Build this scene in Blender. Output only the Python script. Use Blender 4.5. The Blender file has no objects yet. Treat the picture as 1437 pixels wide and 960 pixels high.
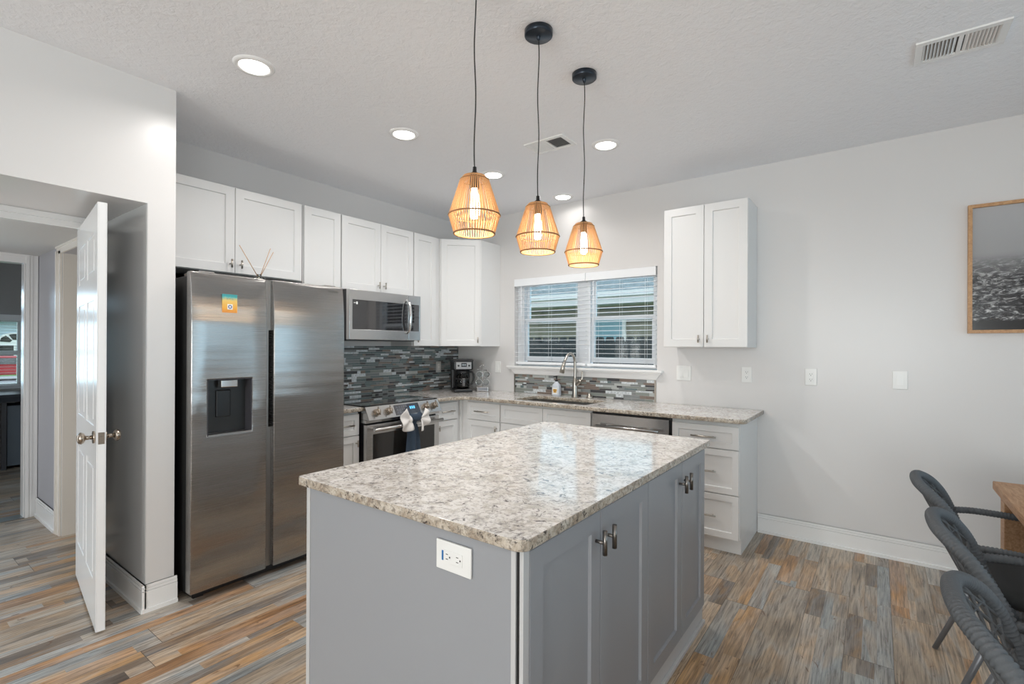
import bpy, bmesh, math, random
from mathutils import Vector, Matrix
random.seed(7)
C = bpy.context.scene.collection
S = bpy.context.scene

# ------------------------------------------------------------------ camera
f_px, yaw, hy, tilt, roll = 693.31, .6371, 485.54, .0009, .0044
cyw, syw = math.cos(yaw), math.sin(yaw)
fw0 = Vector((-syw, cyw, 0)); rt0 = Vector((cyw, syw, 0)); zz = Vector((0, 0, 1))
fw = fw0 * math.cos(tilt) + zz * math.sin(tilt); up0 = zz * math.cos(tilt) - fw0 * math.sin(tilt)
rt = rt0 * math.cos(roll) + up0 * math.sin(roll); up = up0 * math.cos(roll) - rt0 * math.sin(roll)
cam_d = bpy.data.cameras.new('camera'); cam = bpy.data.objects.new('camera', cam_d); C.objects.link(cam)
M = Matrix((rt, up, -fw)).transposed().to_4x4(); M.translation = Vector((3.7805, -4.0918, 1.3824))
cam.matrix_world = M
cam_d.sensor_width = 36; cam_d.lens = f_px / 1437 * 36; cam_d.shift_y = (hy - 480) / 1437
cam_d.clip_start = .02
S.camera = cam
S.view_settings.view_transform = 'Standard'; S.view_settings.look = 'None'
S.view_settings.gamma = 1; S.view_settings.use_curve_mapping = False
S.view_settings.exposure = 0.18
S.cycles.max_bounces = 10; S.cycles.diffuse_bounces = 6; S.cycles.glossy_bounces = 5
S.cycles.transparent_max_bounces = 16; S.cycles.sample_clamp_indirect = 4

# ------------------------------------------------------------------ world, daylight and added fill
w = bpy.data.worlds.new('sky'); S.world = w; w.use_nodes = True
wn = w.node_tree.nodes; wn['Background'].inputs[0].default_value = (.80, .90, 1, 1); wn['Background'].inputs[1].default_value = 1.7

def area(name, loc, direction, sx, sy, power, color, spread=180, shape='RECTANGLE'):
    l = bpy.data.lights.new(name, 'AREA'); l.shape = shape; l.size = sx; l.size_y = sy
    l.energy = power; l.color = color; l.spread = math.radians(spread)
    o = bpy.data.objects.new(name, l); C.objects.link(o); o.location = loc
    o.rotation_euler = Vector(direction).to_track_quat('-Z', 'Y').to_euler()
    return o
COOL = (.42, .74, 1.0)
area('daylight_kitchen_window', (1.53, .42, 1.62), (0, -1, -.15), 1.4, .8, 4, COOL)
area('daylight_side_window', (6.58, -1.75, 1.42), (-1, 0, 0), 2.5, 1.5, 15, COOL)
area('fill_patio_door', (6.58, -6.6, 1.15), (-1, 0, .55), 2.3, 2.0, 44, (1, .98, .97))  # added fill tilted up to lift the ceiling; the patio door is invented
area('fill_rear_window', (3.6, -9.08, 1.45), (0, 1, .5), 2.6, 1.7, 160, (1, .985, .97))  # added fill from an invented rear window, aimed partly at the ceiling
area('fill_hall_opening', (-.75, -4.40, 1.1), (0, 1, .25), 1.5, 1.7, 7, (1, .98, .96))  # added lamp to lighten the dim hall, no known source there
area('daylight_far_room', (-4.72, -3.6, 1.35), (1, 0, -.25), .8, 1.4, 20, (.55, .80, 1.0))
CAN_POWER = 6.4
WARM = (1, .965, .93)

# ------------------------------------------------------------------ materials
def mat(name, col=(.8, .8, .8), rough=.5, metal=0, spec=.5, coat=0, emit=None, estr=0):
    m = bpy.data.materials.new(name); m.use_nodes = True
    b = m.node_tree.nodes['Principled BSDF']
    b.inputs['Base Color'].default_value = (*col, 1); b.inputs['Roughness'].default_value = rough
    b.inputs['Metallic'].default_value = metal; b.inputs['Specular IOR Level'].default_value = spec
    b.inputs['Coat Weight'].default_value = coat; b.inputs['Coat Roughness'].default_value = .05
    if emit: b.inputs['Emission Color'].default_value = (*emit, 1); b.inputs['Emission Strength'].default_value = estr
    return m
class N:
    def __init__(s, m): s.m = m; s.t = m.node_tree; s.b = s.t.nodes['Principled BSDF']
    def n(s, typ, **k):
        x = s.t.nodes.new(typ)
        for a, v in k.items():
            if a.startswith('i_'): x.inputs[a[2:].replace('_', ' ')].default_value = v
            else: setattr(x, a, v)
        return x
    def l(s, a, b): s.t.links.new(a, b)
    def coord(s, scale=(1, 1, 1), kind='Object'):
        g = s.n('ShaderNodeNewGeometry') if kind == 'World' else s.n('ShaderNodeTexCoord')
        mp = s.n('ShaderNodeMapping'); mp.inputs['Scale'].default_value = scale
        s.l(g.outputs['Position' if kind == 'World' else kind], mp.inputs[0]); return mp.outputs[0]
    def noise(s, vec, scale, detail=3, rough=.5, dist=0):
        x = s.n('ShaderNodeTexNoise'); x.inputs['Scale'].default_value = scale; x.inputs['Detail'].default_value = detail
        x.inputs['Roughness'].default_value = rough; x.inputs['Distortion'].default_value = dist
        s.l(vec, x.inputs['Vector']); return x.outputs['Fac']
    def ramp(s, fac, stops, interp='LINEAR'):
        r = s.n('ShaderNodeValToRGB'); r.color_ramp.interpolation = interp; e = r.color_ramp.elements
        while len(e) < len(stops): e.new(.5)
        for i, (p, c) in enumerate(stops):
            e[i].position = p; e[i].color = (*c, 1) if len(c) == 3 else c
        s.l(fac, r.inputs[0]); return r.outputs[0]
    def mix(s, fac, a, b, mode='MIX'):
        x = s.n('ShaderNodeMix', data_type='RGBA', blend_type=mode)
        for v, i in ((fac, 0), (a, 6), (b, 7)):
            if hasattr(v, 'links'): s.l(v, x.inputs[i])
            else: x.inputs[i].default_value = v if i == 0 else (*v, 1)
        return x.outputs[2]
    def math(s, op, a, b=0, c=None):
        x = s.n('ShaderNodeMath', operation=op)
        for i, v in enumerate((a, b, c)):
            if v is None: continue
            if hasattr(v, 'links'): s.l(v, x.inputs[i])
            else: x.inputs[i].default_value = v
        return x.outputs[0]
    def bump(s, h, strength=.3, dist=.01):
        x = s.n('ShaderNodeBump'); x.inputs['Strength'].default_value = strength; x.inputs['Distance'].default_value = dist
        s.l(h, x.inputs['Height']); s.l(x.outputs[0], s.b.inputs['Normal'])
    def base(s, c): s.l(c, s.b.inputs['Base Color'])

def wallmat(name, col, rough=.32, bump=.08):
    m = mat(name, col, rough); k = N(m); k.bump(k.noise(k.coord(kind='World'), 120, 2), bump, .002); return m
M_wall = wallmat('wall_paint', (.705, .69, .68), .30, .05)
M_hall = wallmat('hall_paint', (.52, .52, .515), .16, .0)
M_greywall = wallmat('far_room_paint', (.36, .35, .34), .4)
M_ceil = mat('ceiling_texture', (.90, .905, .93), .75); k = N(M_ceil); v = k.coord(kind='World')
k.bump(k.math('ADD', k.noise(v, 38, 4, .6, .8), k.math('MULTIPLY', k.noise(v, 12, 3, .5, 1.2), .8)), .42, .012)
M_trim = mat('white_trim_paint', (.84, .835, .825), .25)
M_cab = mat('white_cabinet_paint', (.775, .772, .765), .32)
M_door = mat('white_door_paint', (.83, .83, .83), .22)
M_isl = mat('grey_island_paint', (.315, .325, .345), .30)
M_isledge = mat('pale_grey_edge', (.55, .55, .55), .35)
M_black = mat('black_plastic', (.012, .012, .013), .35)
M_dark = mat('dark_grey_plastic', (.06, .062, .07), .35)
M_gap = mat('shadow_gap_black', (.01, .01, .01), .6)
M_white = mat('white_plastic', (.82, .82, .80), .28)
M_nickel = mat('brushed_nickel', (.50, .46, .41), .28, 1)
M_chrome = mat('polished_chrome', (.75, .75, .75), .12, 1)
M_bronze = mat('antique_nickel', (.42, .36, .30), .25, 1)
M_graymetal = mat('grey_powder_metal', (.23, .24, .26), .38, .6)
M_canopy = mat('slate_black_metal', (.035, .045, .06), .30, .7)
M_cord = mat('black_cord', (.02, .02, .02), .6)
M_blind = mat('white_blind_slat', (.86, .88, .90), .35)
M_vinyl = mat('white_vinyl_frame', (.84, .86, .88), .3)
M_ventdark = mat('vent_shade', (.05, .05, .05), .8)
M_glassblk = mat('black_ceramic_glass', (.012, .013, .014), .05, 0, .7, 1)
M_ovenglass = mat('oven_window_glass', (.02, .019, .018), .08, 0, .6)
M_mwglass = mat('microwave_window_glass', (.02, .02, .023), .04, 0, 1.0, 1)
M_disp = mat('oven_display', (.012, .016, .03), .06, 0, .9, 1)
M_led = mat('blue_display_digits', (.1, .4, .9), .4, emit=(.1, .5, 1), estr=1.2)
M_lens = mat('downlight_lens', (1, 1, 1), .4, emit=(1, .97, .93), estr=5)
M_bulb = mat('lamp_bulb', (1, 1, 1), .4, emit=(1, .93, .82), estr=14)
M_jute = mat('jute_string', (.60, .38, .20), .75)
k = N(M_jute); t_ = k.n('ShaderNodeBsdfTranslucent'); t_.inputs[0].default_value = (1, .78, .52, 1); mxs = k.n('ShaderNodeMixShader'); mxs.inputs[0].default_value = .35
k.l(k.b.outputs[0], mxs.inputs[1]); k.l(t_.outputs[0], mxs.inputs[2]); k.l(mxs.outputs[0], k.t.nodes['Material Output'].inputs[0])
M_jutedark = mat('jute_ring', (.30, .16, .07), .8)
M_navy = mat('navy_towel_cloth', (.035, .055, .085), .95); k = N(M_navy); k.bump(k.noise(k.coord(), 400, 2), .5, .002)
M_whitecloth = mat('white_bow_cloth', (.80, .76, .73), .9); k = N(M_whitecloth); k.bump(k.noise(k.coord(), 90, 3), .5, .004)
M_rope = mat('charcoal_rope', (.105, .115, .125), .8); k = N(M_rope); k.bump(k.noise(k.coord(), 300, 2), .4, .002)
M_net = mat('charcoal_rope_weave', (.10, .105, .11), .85)
M_cushion = mat('charcoal_seat_cloth', (.055, .058, .06), .9); k = N(M_cushion); k.bump(k.noise(k.coord((1, 8, 1)), 60, 3), .4, .003)
M_kgrout = mat('tile_grout', (.62, .61, .58), .8)

# stainless steel: brushed, slightly wavy sheet
def steel(name, col, rough, wav=.0, wscale=2.2, aniso=0):
    m = mat(name, col, rough, 1); k = N(m); v = k.coord((1, 1, 1), 'World')
    fine = k.noise(k.coord((30, 2, 900), 'World'), 1, 2)
    k.l(k.math('MULTIPLY_ADD', fine, .12, rough - .05), k.b.inputs['Roughness'])
    if aniso:
        tn = k.n('ShaderNodeTangent', direction_type='RADIAL', axis='Z'); k.l(tn.outputs[0], k.b.inputs['Tangent']); k.b.inputs['Anisotropic'].default_value = aniso
    if wav:
        h = k.noise(k.coord((.15, .15, wscale), 'World'), 2.0, 2)
        h2 = k.noise(k.coord((1.2, 1.2, 30), 'World'), 1.0, 1)
        k.bump(k.math('MULTIPLY_ADD', h2, .035, h), wav, .05)
    return m
M_fridge = steel('fridge_stainless', (.36, .35, .34), .25, .16, 2.4, .84)
M_steel = steel('appliance_stainless', (.56, .55, .54), .24)
M_steeldark = steel('fridge_side_steel', (.30, .29, .28), .35)

# granite
M_gran = mat('speckled_granite', (.7, .66, .6), .10, 0, .5, .08); k = N(M_gran); v = k.coord(kind='World')
n1 = k.noise(v, 16, 6, .72, .8); n2 = k.noise(k.coord((1, 1, 1), 'World'), 62, 5, .72, .4); n3 = k.noise(k.coord((1, 1, 1), 'World'), 30, 6, .75, 1.0)
c = k.ramp(n1, [(.30, (.46, .41, .36)), (.43, (.66, .62, .57)), (.51, (.83, .80, .77)), (.75, (.90, .88, .86))])
c = k.mix(k.ramp(n2, [(.50, (0, 0, 0)), (.60, (.75, .75, .75))]), c, (.36, .33, .31))
c = k.mix(k.ramp(n3, [(.565, (0, 0, 0)), (.63, (1, 1, 1))]), c, (.115, .10, .095))
k.base(c)
M_granedge = mat('granite_edge', (.5, .45, .38), .22, 0, .5); k = N(M_granedge); v = k.coord(kind='World')
n1 = k.noise(v, 26, 6, .7, .5); n2 = k.noise(v, 75, 5, .7, .5); n3 = k.noise(v, 48, 5, .75, .6)
c = k.ramp(n1, [(.30, (.26, .20, .15)), (.46, (.46, .39, .31)), (.6, (.60, .54, .46)), (.78, (.68, .64, .58))])
c = k.mix(k.ramp(n2, [(.50, (0, 0, 0)), (.6, (.8, .8, .8))]), c, (.20, .17, .14))
c = k.mix(k.ramp(n3, [(.57, (0, 0, 0)), (.63, (1, 1, 1))]), c, (.05, .04, .037)); k.base(c)

# floor: multi-strip distressed planks running along Y
def floormat(name, tint=None):
    m = mat(name, (.5, .4, .3), .34, 0, .45); k = N(m); g = k.n('ShaderNodeNewGeometry'); sp = k.n('ShaderNodeSeparateXYZ'); k.l(g.outputs['Position'], sp.inputs[0])
    X, Y = sp.outputs[0], sp.outputs[1]
    PW = .182
    px = k.math('DIVIDE', k.math('ADD', X, 20), PW); pi = k.math('FLOOR', px); u = k.math('FRACT', px)
    def wn(a, b, seed):
        cb = k.n('ShaderNodeCombineXYZ'); k.l(a, cb.inputs[0]); cb.inputs[2].default_value = seed
        if hasattr(b, 'links'): k.l(b, cb.inputs[1])
        else: cb.inputs[1].default_value = b
        x = k.n('ShaderNodeTexWhiteNoise', noise_dimensions='3D'); k.l(cb.outputs[0], x.inputs['Vector']); return x.outputs['Value']
    r0 = wn(pi, 0., 1.); 
    yy = k.math('DIVIDE', k.math('ADD', k.math('ADD', Y, 30), k.math('MULTIPLY', r0, 7.0)), 1.22); yi = k.math('FLOOR', yy); vfr = k.math('FRACT', yy)
    rp = wn(pi, yi, 2.)
    d1 = k.math('MULTIPLY_ADD', rp, .22, .24); d2 = k.math('MULTIPLY_ADD', wn(pi, yi, 3.), .22, .56)
    st = k.math('ADD', k.math('GREATER_THAN', u, d1), k.math('GREATER_THAN', u, d2))
    single = k.math('GREATER_THAN', wn(pi, yi, 4.), .74)
    st = k.math('MULTIPLY', st, k.math('SUBTRACT', 1, single))
    sid = k.math('ADD', k.math('MULTIPLY', pi, 3), st)
    # segments along a strip, lengths vary by strip
    segl = k.math('MULTIPLY_ADD', wn(sid, yi, 5.), .60, .42)
    segl = k.math('ADD', segl, k.math('MULTIPLY', single, 3.0))
    sg = k.math('FLOOR', k.math('DIVIDE', k.math('ADD', Y, k.math('MULTIPLY_ADD', wn(sid, yi, 6.), 3., 30.)), segl))
    cbs = k.n('ShaderNodeCombineXYZ'); k.l(sid, cbs.inputs[0]); k.l(sg, cbs.inputs[1]); k.l(yi, cbs.inputs[2])
    wnn = k.n('ShaderNodeTexWhiteNoise', noise_dimensions='3D'); k.l(cbs.outputs[0], wnn.inputs['Vector']); rc = wnn.outputs['Value']
    rc = k.math('ADD', k.math('MULTIPLY', rc, k.math('SUBTRACT', 1, single)), k.math('MULTIPLY', single, .70))
    # grain coordinates shifted per segment
    cb = k.n('ShaderNodeCombineXYZ'); k.l(k.math('MULTIPLY_ADD', rc, 9., k.math('MULTIPLY', X, 1.)), cb.inputs[0]); k.l(k.math('MULTIPLY', Y, .045), cb.inputs[1]); k.l(sid, cb.inputs[2])
    g1 = k.noise(cb.outputs[0], 105, 6, .68, .7)
    cb2 = k.n('ShaderNodeCombineXYZ'); k.l(X, cb2.inputs[0]); k.l(k.math('MULTIPLY', Y, .3), cb2.inputs[1]); k.l(rc, cb2.inputs[2])
    g2 = k.noise(cb2.outputs[0], 13, 5, .62, 3.0)
    cb3 = k.n('ShaderNodeCombineXYZ'); k.l(X, cb3.inputs[0]); k.l(k.math('MULTIPLY', Y, .22), cb3.inputs[1]); k.l(k.math('MULTIPLY', rc, 5), cb3.inputs[2])
    g3 = k.noise(cb3.outputs[0], 5, 3, .5, .6)
    col = k.ramp(rc, [(.0, (.16, .115, .085)), (.11, (.50, .38, .27)), (.22, (.33, .37, .385)), (.34, (.44, .22, .085)), (.45, (.56, .46, .36)), (.56, (.15, .12, .10)),
                      (.66, (.42, .34, .26)), (.76, (.40, .43, .44)), (.85, (.53, .31, .14)), (.93, (.60, .53, .44))], 'CONSTANT')
    alt = k.ramp(g3, [(.32, (.09, .075, .065)), (.42, (.34, .27, .20)), (.5, (.36, .365, .36)), (.57, (.46, .29, .15)), (.68, (.62, .55, .46))])
    col = k.mix(.42, col, alt)
    gm = k.ramp(g1, [(.30, (.25, .24, .23)), (.48, (.82, .82, .82)), (.62, (1.18, 1.16, 1.12)), (.80, (1.42, 1.40, 1.36))])
    col = k.mix(1., col, gm, 'MULTIPLY')
    kn = k.ramp(g2, [(.635, (0, 0, 0)), (.69, (.75, .75, .75))])
    col = k.mix(kn, col, (.14, .07, .035))
    if tint: col = k.mix(1., col, tint, 'MULTIPLY')
    # joints
    e1 = k.math('LESS_THAN', k.math('ABSOLUTE', k.math('SUBTRACT', u, .5)), .4945); e2 = k.math('LESS_THAN', k.math('ABSOLUTE', k.math('SUBTRACT', vfr, .5)), .499)
    j = k.math('MULTIPLY', e1, e2)
    col = k.mix(j, (.09, .07, .055), col); k.base(col)
    k.bump(k.math('ADD', k.math('MULTIPLY', j, .6), k.math('MULTIPLY', g1, .25)), .25, .003)
    k.l(k.math('MULTIPLY_ADD', g1, .22, .24), k.b.inputs['Roughness'])
    return m
M_floor = floormat('distressed_plank_floor')

def wood(name, a, b, sc=(1, 6, 1), rough=.5):
    m = mat(name, a, rough); k = N(m); n = k.noise(k.coord(sc, 'World'), 9, 5, .6, 1.2); k.base(k.ramp(n, [(.3, a), (.7, b)])); k.bump(n, .2, .003); return m
M_tablew = wood('table_pine', (.30, .145, .06), (.52, .31, .17), (8, 1.2, 8))
M_framew = wood('light_oak_frame', (.40, .20, .08), (.62, .36, .17), (6, 6, 6), .4)
M_reed = mat('reed_wood', (.45, .27, .15), .7)

def glassmat(name, tint=(1, 1, 1), refl=.08):
    m = bpy.data.materials.new(name); m.use_nodes = True; t = m.node_tree; t.nodes.clear()
    o = t.nodes.new('ShaderNodeOutputMaterial'); a = t.nodes.new('ShaderNodeBsdfTransparent'); g = t.nodes.new('ShaderNodeBsdfGlossy'); mx = t.nodes.new('ShaderNodeMixShader'); fr = t.nodes.new('ShaderNodeFresnel')
    a.inputs[0].default_value = (*tint, 1); g.inputs['Roughness'].default_value = .02; fr.inputs[0].default_value = 1.45
    t.links.new(fr.outputs[0], mx.inputs[0]); t.links.new(a.outputs[0], mx.inputs[1]); t.links.new(g.outputs[0], mx.inputs[2]); t.links.new(mx.outputs[0], o.inputs[0])
    return m
M_glass = glassmat('window_glass', (.93, .98, .98))
M_clear = glassmat('clear_glass', (.90, .92, .92))
M_smoke = glassmat('smoked_glass', (.45, .43, .42))

# ------------------------------------------------------------------ mesh helpers (all coordinates are world metres; mk() moves them to the parent's origin)
class Fr:
    def __init__(s, o, U, W): s.o = Vector(o); s.U = Vector(U); s.W = Vector(W)
    def p(s, u, v, w): return s.o + s.U * u + Vector((0, 0, v)) + s.W * w
FL = Fr((0, 0, 0), (0, 1, 0), (1, 0, 0))       # left wall: u = y, w = x
FB = Fr((0, 0, 0), (1, 0, 0), (0, -1, 0))      # back wall: u = x, w = -y
def face(bm, vs):
    try: return bm.faces.new(vs)
    except ValueError: return None
def hexa(bm, P, mi=0):
    v = [bm.verts.new(p) for p in P]; fs = []
    for q in ((0, 3, 2, 1), (4, 5, 6, 7), (0, 1, 5, 4), (1, 2, 6, 5), (2, 3, 7, 6), (3, 0, 4, 7)):
        f_ = face(bm, [v[i] for i in q]); f_.material_index = mi; fs.append(f_)
    return v
def box(bm, x0, x1, y0, y1, z0, z1, mi=0):
    return hexa(bm, [Vector(p) for p in ((x0, y0, z0), (x1, y0, z0), (x1, y1, z0), (x0, y1, z0), (x0, y0, z1), (x1, y0, z1), (x1, y1, z1), (x0, y1, z1))], mi)
def fbox(bm, F, u0, u1, v0, v1, w0, w1, mi=0):
    return hexa(bm, [F.p(*p) for p in ((u0, v0, w0), (u1, v0, w0), (u1, v1, w0), (u0, v1, w0), (u0, v0, w1), (u1, v0, w1), (u1, v1, w1), (u0, v1, w1))], mi)
def shaker(bm, F, u0, u1, v0, v1, w0, w1, rail=.057, rec=.010, ch=.003):
    r = min(rail, (u1 - u0) * .3, (v1 - v0) * .33)
    def ring(a, w): return [bm.verts.new(F.p(*p, w)) for p in ((u0 + a, v0 + a), (u1 - a, v0 + a), (u1 - a, v1 - a), (u0 + a, v1 - a))]
    A, B, B2, D, E_ = ring(0, w0), ring(0, w1 - .0015), ring(.0015, w1), ring(r, w1), ring(r + ch, w1 - rec)
    face(bm, A[::-1])
    for P, Q in ((A, B), (B, B2), (B2, D), (D, E_)):
        for i in range(4): face(bm, [P[i], P[(i + 1) % 4], Q[(i + 1) % 4], Q[i]])
    face(bm, E_)
def holed(bm, F, us, vs, holes, w0, w1):
    """slab on a grid of u and v lines with the listed cells left open"""
    V = {}
    def vt(i, j, k_):
        if (i, j, k_) not in V: V[(i, j, k_)] = bm.verts.new(F.p(us[i], vs[j], (w0, w1)[k_]))
        return V[(i, j, k_)]
    nu, nv = len(us) - 1, len(vs) - 1
    solid = lambda i, j: 0 <= i < nu and 0 <= j < nv and (i, j) not in holes
    for i in range(nu):
        for j in range(nv):
            if not solid(i, j): continue
            face(bm, [vt(i, j, 1), vt(i + 1, j, 1), vt(i + 1, j + 1, 1), vt(i, j + 1, 1)])
            face(bm, [vt(i, j, 0), vt(i, j + 1, 0), vt(i + 1, j + 1, 0), vt(i + 1, j, 0)])
            for (a, b, di, dj) in (((i, j), (i + 1, j), 0, -1), ((i + 1, j), (i + 1, j + 1), 1, 0), ((i + 1, j + 1), (i, j + 1), 0, 1), ((i, j + 1), (i, j), -1, 0)):
                if not solid(i + di, j + dj): face(bm, [vt(*a, 0), vt(*b, 0), vt(*b, 1), vt(*a, 1)])
def tube(bm, pts, r, n=10, closed=False, mi=0, cap=True):
    pts = [Vector(p) for p in pts]; L = len(pts); rs = r if isinstance(r, (list, tuple)) else [r] * L
    rings = []; prev = None
    for i, p in enumerate(pts):
        if closed: t = pts[(i + 1) % L] - pts[i - 1]
        else: t = pts[min(i + 1, L - 1)] - pts[max(i - 1, 0)]
        t.normalize()
        if prev is None:
            a = Vector((0, 0, 1)) if abs(t.z) < .9 else Vector((1, 0, 0)); prev = t.cross(a).normalized()
        prev = (prev - t * prev.dot(t)).normalized(); b = t.cross(prev)
        rings.append([bm.verts.new(p + (prev * math.cos(2 * math.pi * j / n) + b * math.sin(2 * math.pi * j / n)) * rs[i]) for j in range(n)])
    for i in range(L if closed else L - 1):
        A, B = rings[i], rings[(i + 1) % L]
        off = 0
        if closed and i == L - 1: off = min(range(n), key=lambda o: (A[0].co - B[o].co).length)
        for j in range(n):
            f_ = face(bm, [A[j], A[(j + 1) % n], B[(j + 1 + off) % n], B[(j + off) % n]])
            if f_: f_.material_index = mi; f_.smooth = True
    if cap and not closed:
        for R_ in (rings[0][::-1], rings[-1]):
            f_ = face(bm, R_)
            if f_: f_.material_index = mi
def lathe(bm, prof, c, n=32, axis='z', mi=0, smooth=True):
    c = Vector(c); rings = []
    for (r, h) in prof:
        ring = []
        for j in range(1 if r < 1e-6 else n):
            a = 2 * math.pi * j / n; x, y = r * math.cos(a), r * math.sin(a)
            v = {'z': (x, y, h), 'x': (h, x, y), 'y': (x, h, y)}[axis]
            ring.append(bm.verts.new(c + Vector(v)))
        rings.append(ring)
    for A, B in zip(rings, rings[1:]):
        m = max(len(A), len(B))
        for j in range(m):
            q = [A[j % len(A)], A[(j + 1) % len(A)], B[(j + 1) % len(B)], B[j % len(B)]]
            q2 = []
            for v in q:
                if v not in q2: q2.append(v)
            if len(q2) > 2:
                f_ = face(bm, q2)
                if f_: f_.smooth = smooth; f_.material_index = mi
def smoothpath(P, k_=6, closed=False):
    P = [Vector(p) for p in P]; n = len(P); out = []
    for i in range(n if closed else n - 1):
        g = lambda j: P[j % n] if closed else P[max(0, min(n - 1, j))]
        a, b, c_, d = g(i - 1), g(i), g(i + 1), g(i + 2)
        for s in range(k_):
            t = s / k_
            out.append(.5 * ((2 * b) + (c_ - a) * t + (2 * a - 5 * b + 4 * c_ - d) * t * t + (3 * b - a - 3 * c_ + d) * t ** 3))
    if not closed: out.append(P[-1])
    return out
ORG = {}
def mk(name, bm, mats, parent=None, loc=None, bevel=0, label=None, recalc=True):
    if recalc: bmesh.ops.recalc_face_normals(bm, faces=bm.faces[:])
    org = ORG[parent.name] if parent else Vector(loc or (0, 0, 0))
    bmesh.ops.translate(bm, verts=bm.verts[:], vec=-org)
    me = bpy.data.meshes.new(name); bm.to_mesh(me); bm.free()
    for m_ in (mats if isinstance(mats, (list, tuple)) else [mats]): me.materials.append(m_)
    o = bpy.data.objects.new(name, me); C.objects.link(o)
    if parent: o.parent = parent
    else: o.location = org
    ORG[o.name] = org
    if bevel:
        b = o.modifiers.new('bevel', 'BEVEL'); b.width = bevel; b.segments = 2; b.limit_method = 'ANGLE'; b.angle_limit = math.radians(50)
    if label: o['label'] = label
    return o
def B(): return bmesh.new()
def thing(name, label, cat, loc, group=None):
    o = bpy.data.objects.new(name, None); C.objects.link(o); o.location = loc; o.empty_display_size = .05
    o['label'] = label; o['category'] = cat; o['kind'] = 'thing'; ORG[o.name] = Vector(loc)
    if group: o['group'] = group
    return o
def tag(o, label, cat, group=None, kind='thing'):
    o['label'] = label; o['category'] = cat; o['kind'] = kind
    if group: o['group'] = group
    return o
def struct(name, bm, m, label, cat, parent=None, bevel=0, loc=None):
    o = mk(name, bm, m, parent, loc, bevel)
    if not parent: o['label'] = label; o['category'] = cat; o['kind'] = 'structure'
    return o
def dup(root, loc, label, rotz=0):
    r = root.copy(); C.objects.link(r); r.location = loc; r.rotation_euler = (0, 0, rotz); r['label'] = label
    for ch in list(root.children):
        c_ = ch.copy(); C.objects.link(c_); c_.parent = r
        for g in ch.children:
            d = g.copy(); C.objects.link(d); d.parent = c_
    return r
def textmesh(name, body, size, F, u, v, w, m, parent, ext=.0004):
    cu = bpy.data.curves.new('t', 'FONT'); cu.body = body; cu.size = size; cu.extrude = ext; cu.align_x = 'CENTER'; cu.align_y = 'CENTER'
    to = bpy.data.objects.new('t', cu); C.objects.link(to); dg = bpy.context.evaluated_depsgraph_get()
    me = bpy.data.meshes.new_from_object(to.evaluated_get(dg)); bpy.data.objects.remove(to)
    org = ORG[parent.name]
    for vt in me.vertices: vt.co = F.p(u + vt.co.x, v + vt.co.y, w + vt.co.z) - org
    me.name = name; me.materials.clear(); me.materials.append(m)
    o = bpy.data.objects.new(name, me); C.objects.link(o); o.parent = parent; ORG[o.name] = org; return o

CZ = 2.752
# ------------------------------------------------------------------ structure
bm = B(); box(bm, -1.70, 6.56, -9.1, .12, -.05, 0); struct('floor', bm, M_floor, 'multicoloured distressed plank floor of kitchen and hall', 'floor')
bm = B(); box(bm, -4.7, -1.702, -5.4, -1.8, -.05, 0); struct('floor_far_room', bm, floormat('far_plank_floor'), 'plank floor of the far room seen through the hall, blue with daylight', 'floor')
bm = B(); box(bm, -.12, 6.56, -9.1, .12, CZ, CZ + .08); struct('ceiling', bm, M_ceil, 'white knockdown textured kitchen ceiling', 'ceiling')
# back wall with the window hole
WX0, WX1, WZ0, WZ1 = .783, 2.28, 1.185, 2.07
bm = B(); holed(bm, FB, [-.12, WX0, WX1, 6.56], [0, WZ0, WZ1, CZ], {(1, 1)}, -.13, 0); struct('wall_back', bm, M_wall, 'off-white back wall with the kitchen window', 'wall')
bm = B(); fbox(bm, FL, -3.03, -.0005, 0, CZ, -.12, 0); struct('wall_left', bm, M_wall, 'off-white left wall behind fridge and range', 'wall')
# pier and header wall in front of the hall (x = .735)
PX, PY0, PY1, HZ = .735, -3.159, -3.031, 2.117
bm = B()
box(bm, -.12, PX, PY0, PY1, HZ, CZ); box(bm, .05, PX, PY0, PY1, 0, HZ)
box(bm, .05, PX, -4.45, PY0, HZ, CZ); box(bm, .05, PX, -9.0, -4.45, 0, CZ)
struct('wall_pier', bm, M_wall, 'off-white pier and header around the hallway opening', 'wall')
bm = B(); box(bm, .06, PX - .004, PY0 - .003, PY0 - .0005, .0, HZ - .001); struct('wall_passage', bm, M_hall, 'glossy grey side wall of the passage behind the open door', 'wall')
# hall right wall with closet doorway x -.95 .. -.06
bm = B(); holed(bm, Fr((0, -3.159, 0), (1, 0, 0), (0, -1, 0)), [-1.69, -.95, -.07, .06], [0, 2.04, 2.12], {(1, 0)}, -.10, 0)
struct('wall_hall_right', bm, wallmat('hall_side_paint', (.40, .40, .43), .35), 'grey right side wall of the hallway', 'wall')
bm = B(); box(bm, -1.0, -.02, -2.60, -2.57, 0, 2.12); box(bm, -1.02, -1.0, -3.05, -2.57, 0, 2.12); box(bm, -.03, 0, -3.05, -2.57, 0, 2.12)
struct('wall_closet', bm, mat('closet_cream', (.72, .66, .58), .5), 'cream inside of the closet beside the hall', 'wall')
bm = B(); box(bm, -1.69, .05, -4.57, -4.45, 1.98, 2.12); box(bm, -1.69, -1.55, -4.57, -4.45, 0, 1.98); box(bm, -.05, .05, -4.57, -4.45, 0, 1.98); struct('wall_hall_left', bm, wallmat('hall_left_paint', (.40, .40, .43), .35), 'grey left side wall of the hallway', 'wall')  # unseen opening made so the added hall fill gets in
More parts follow.
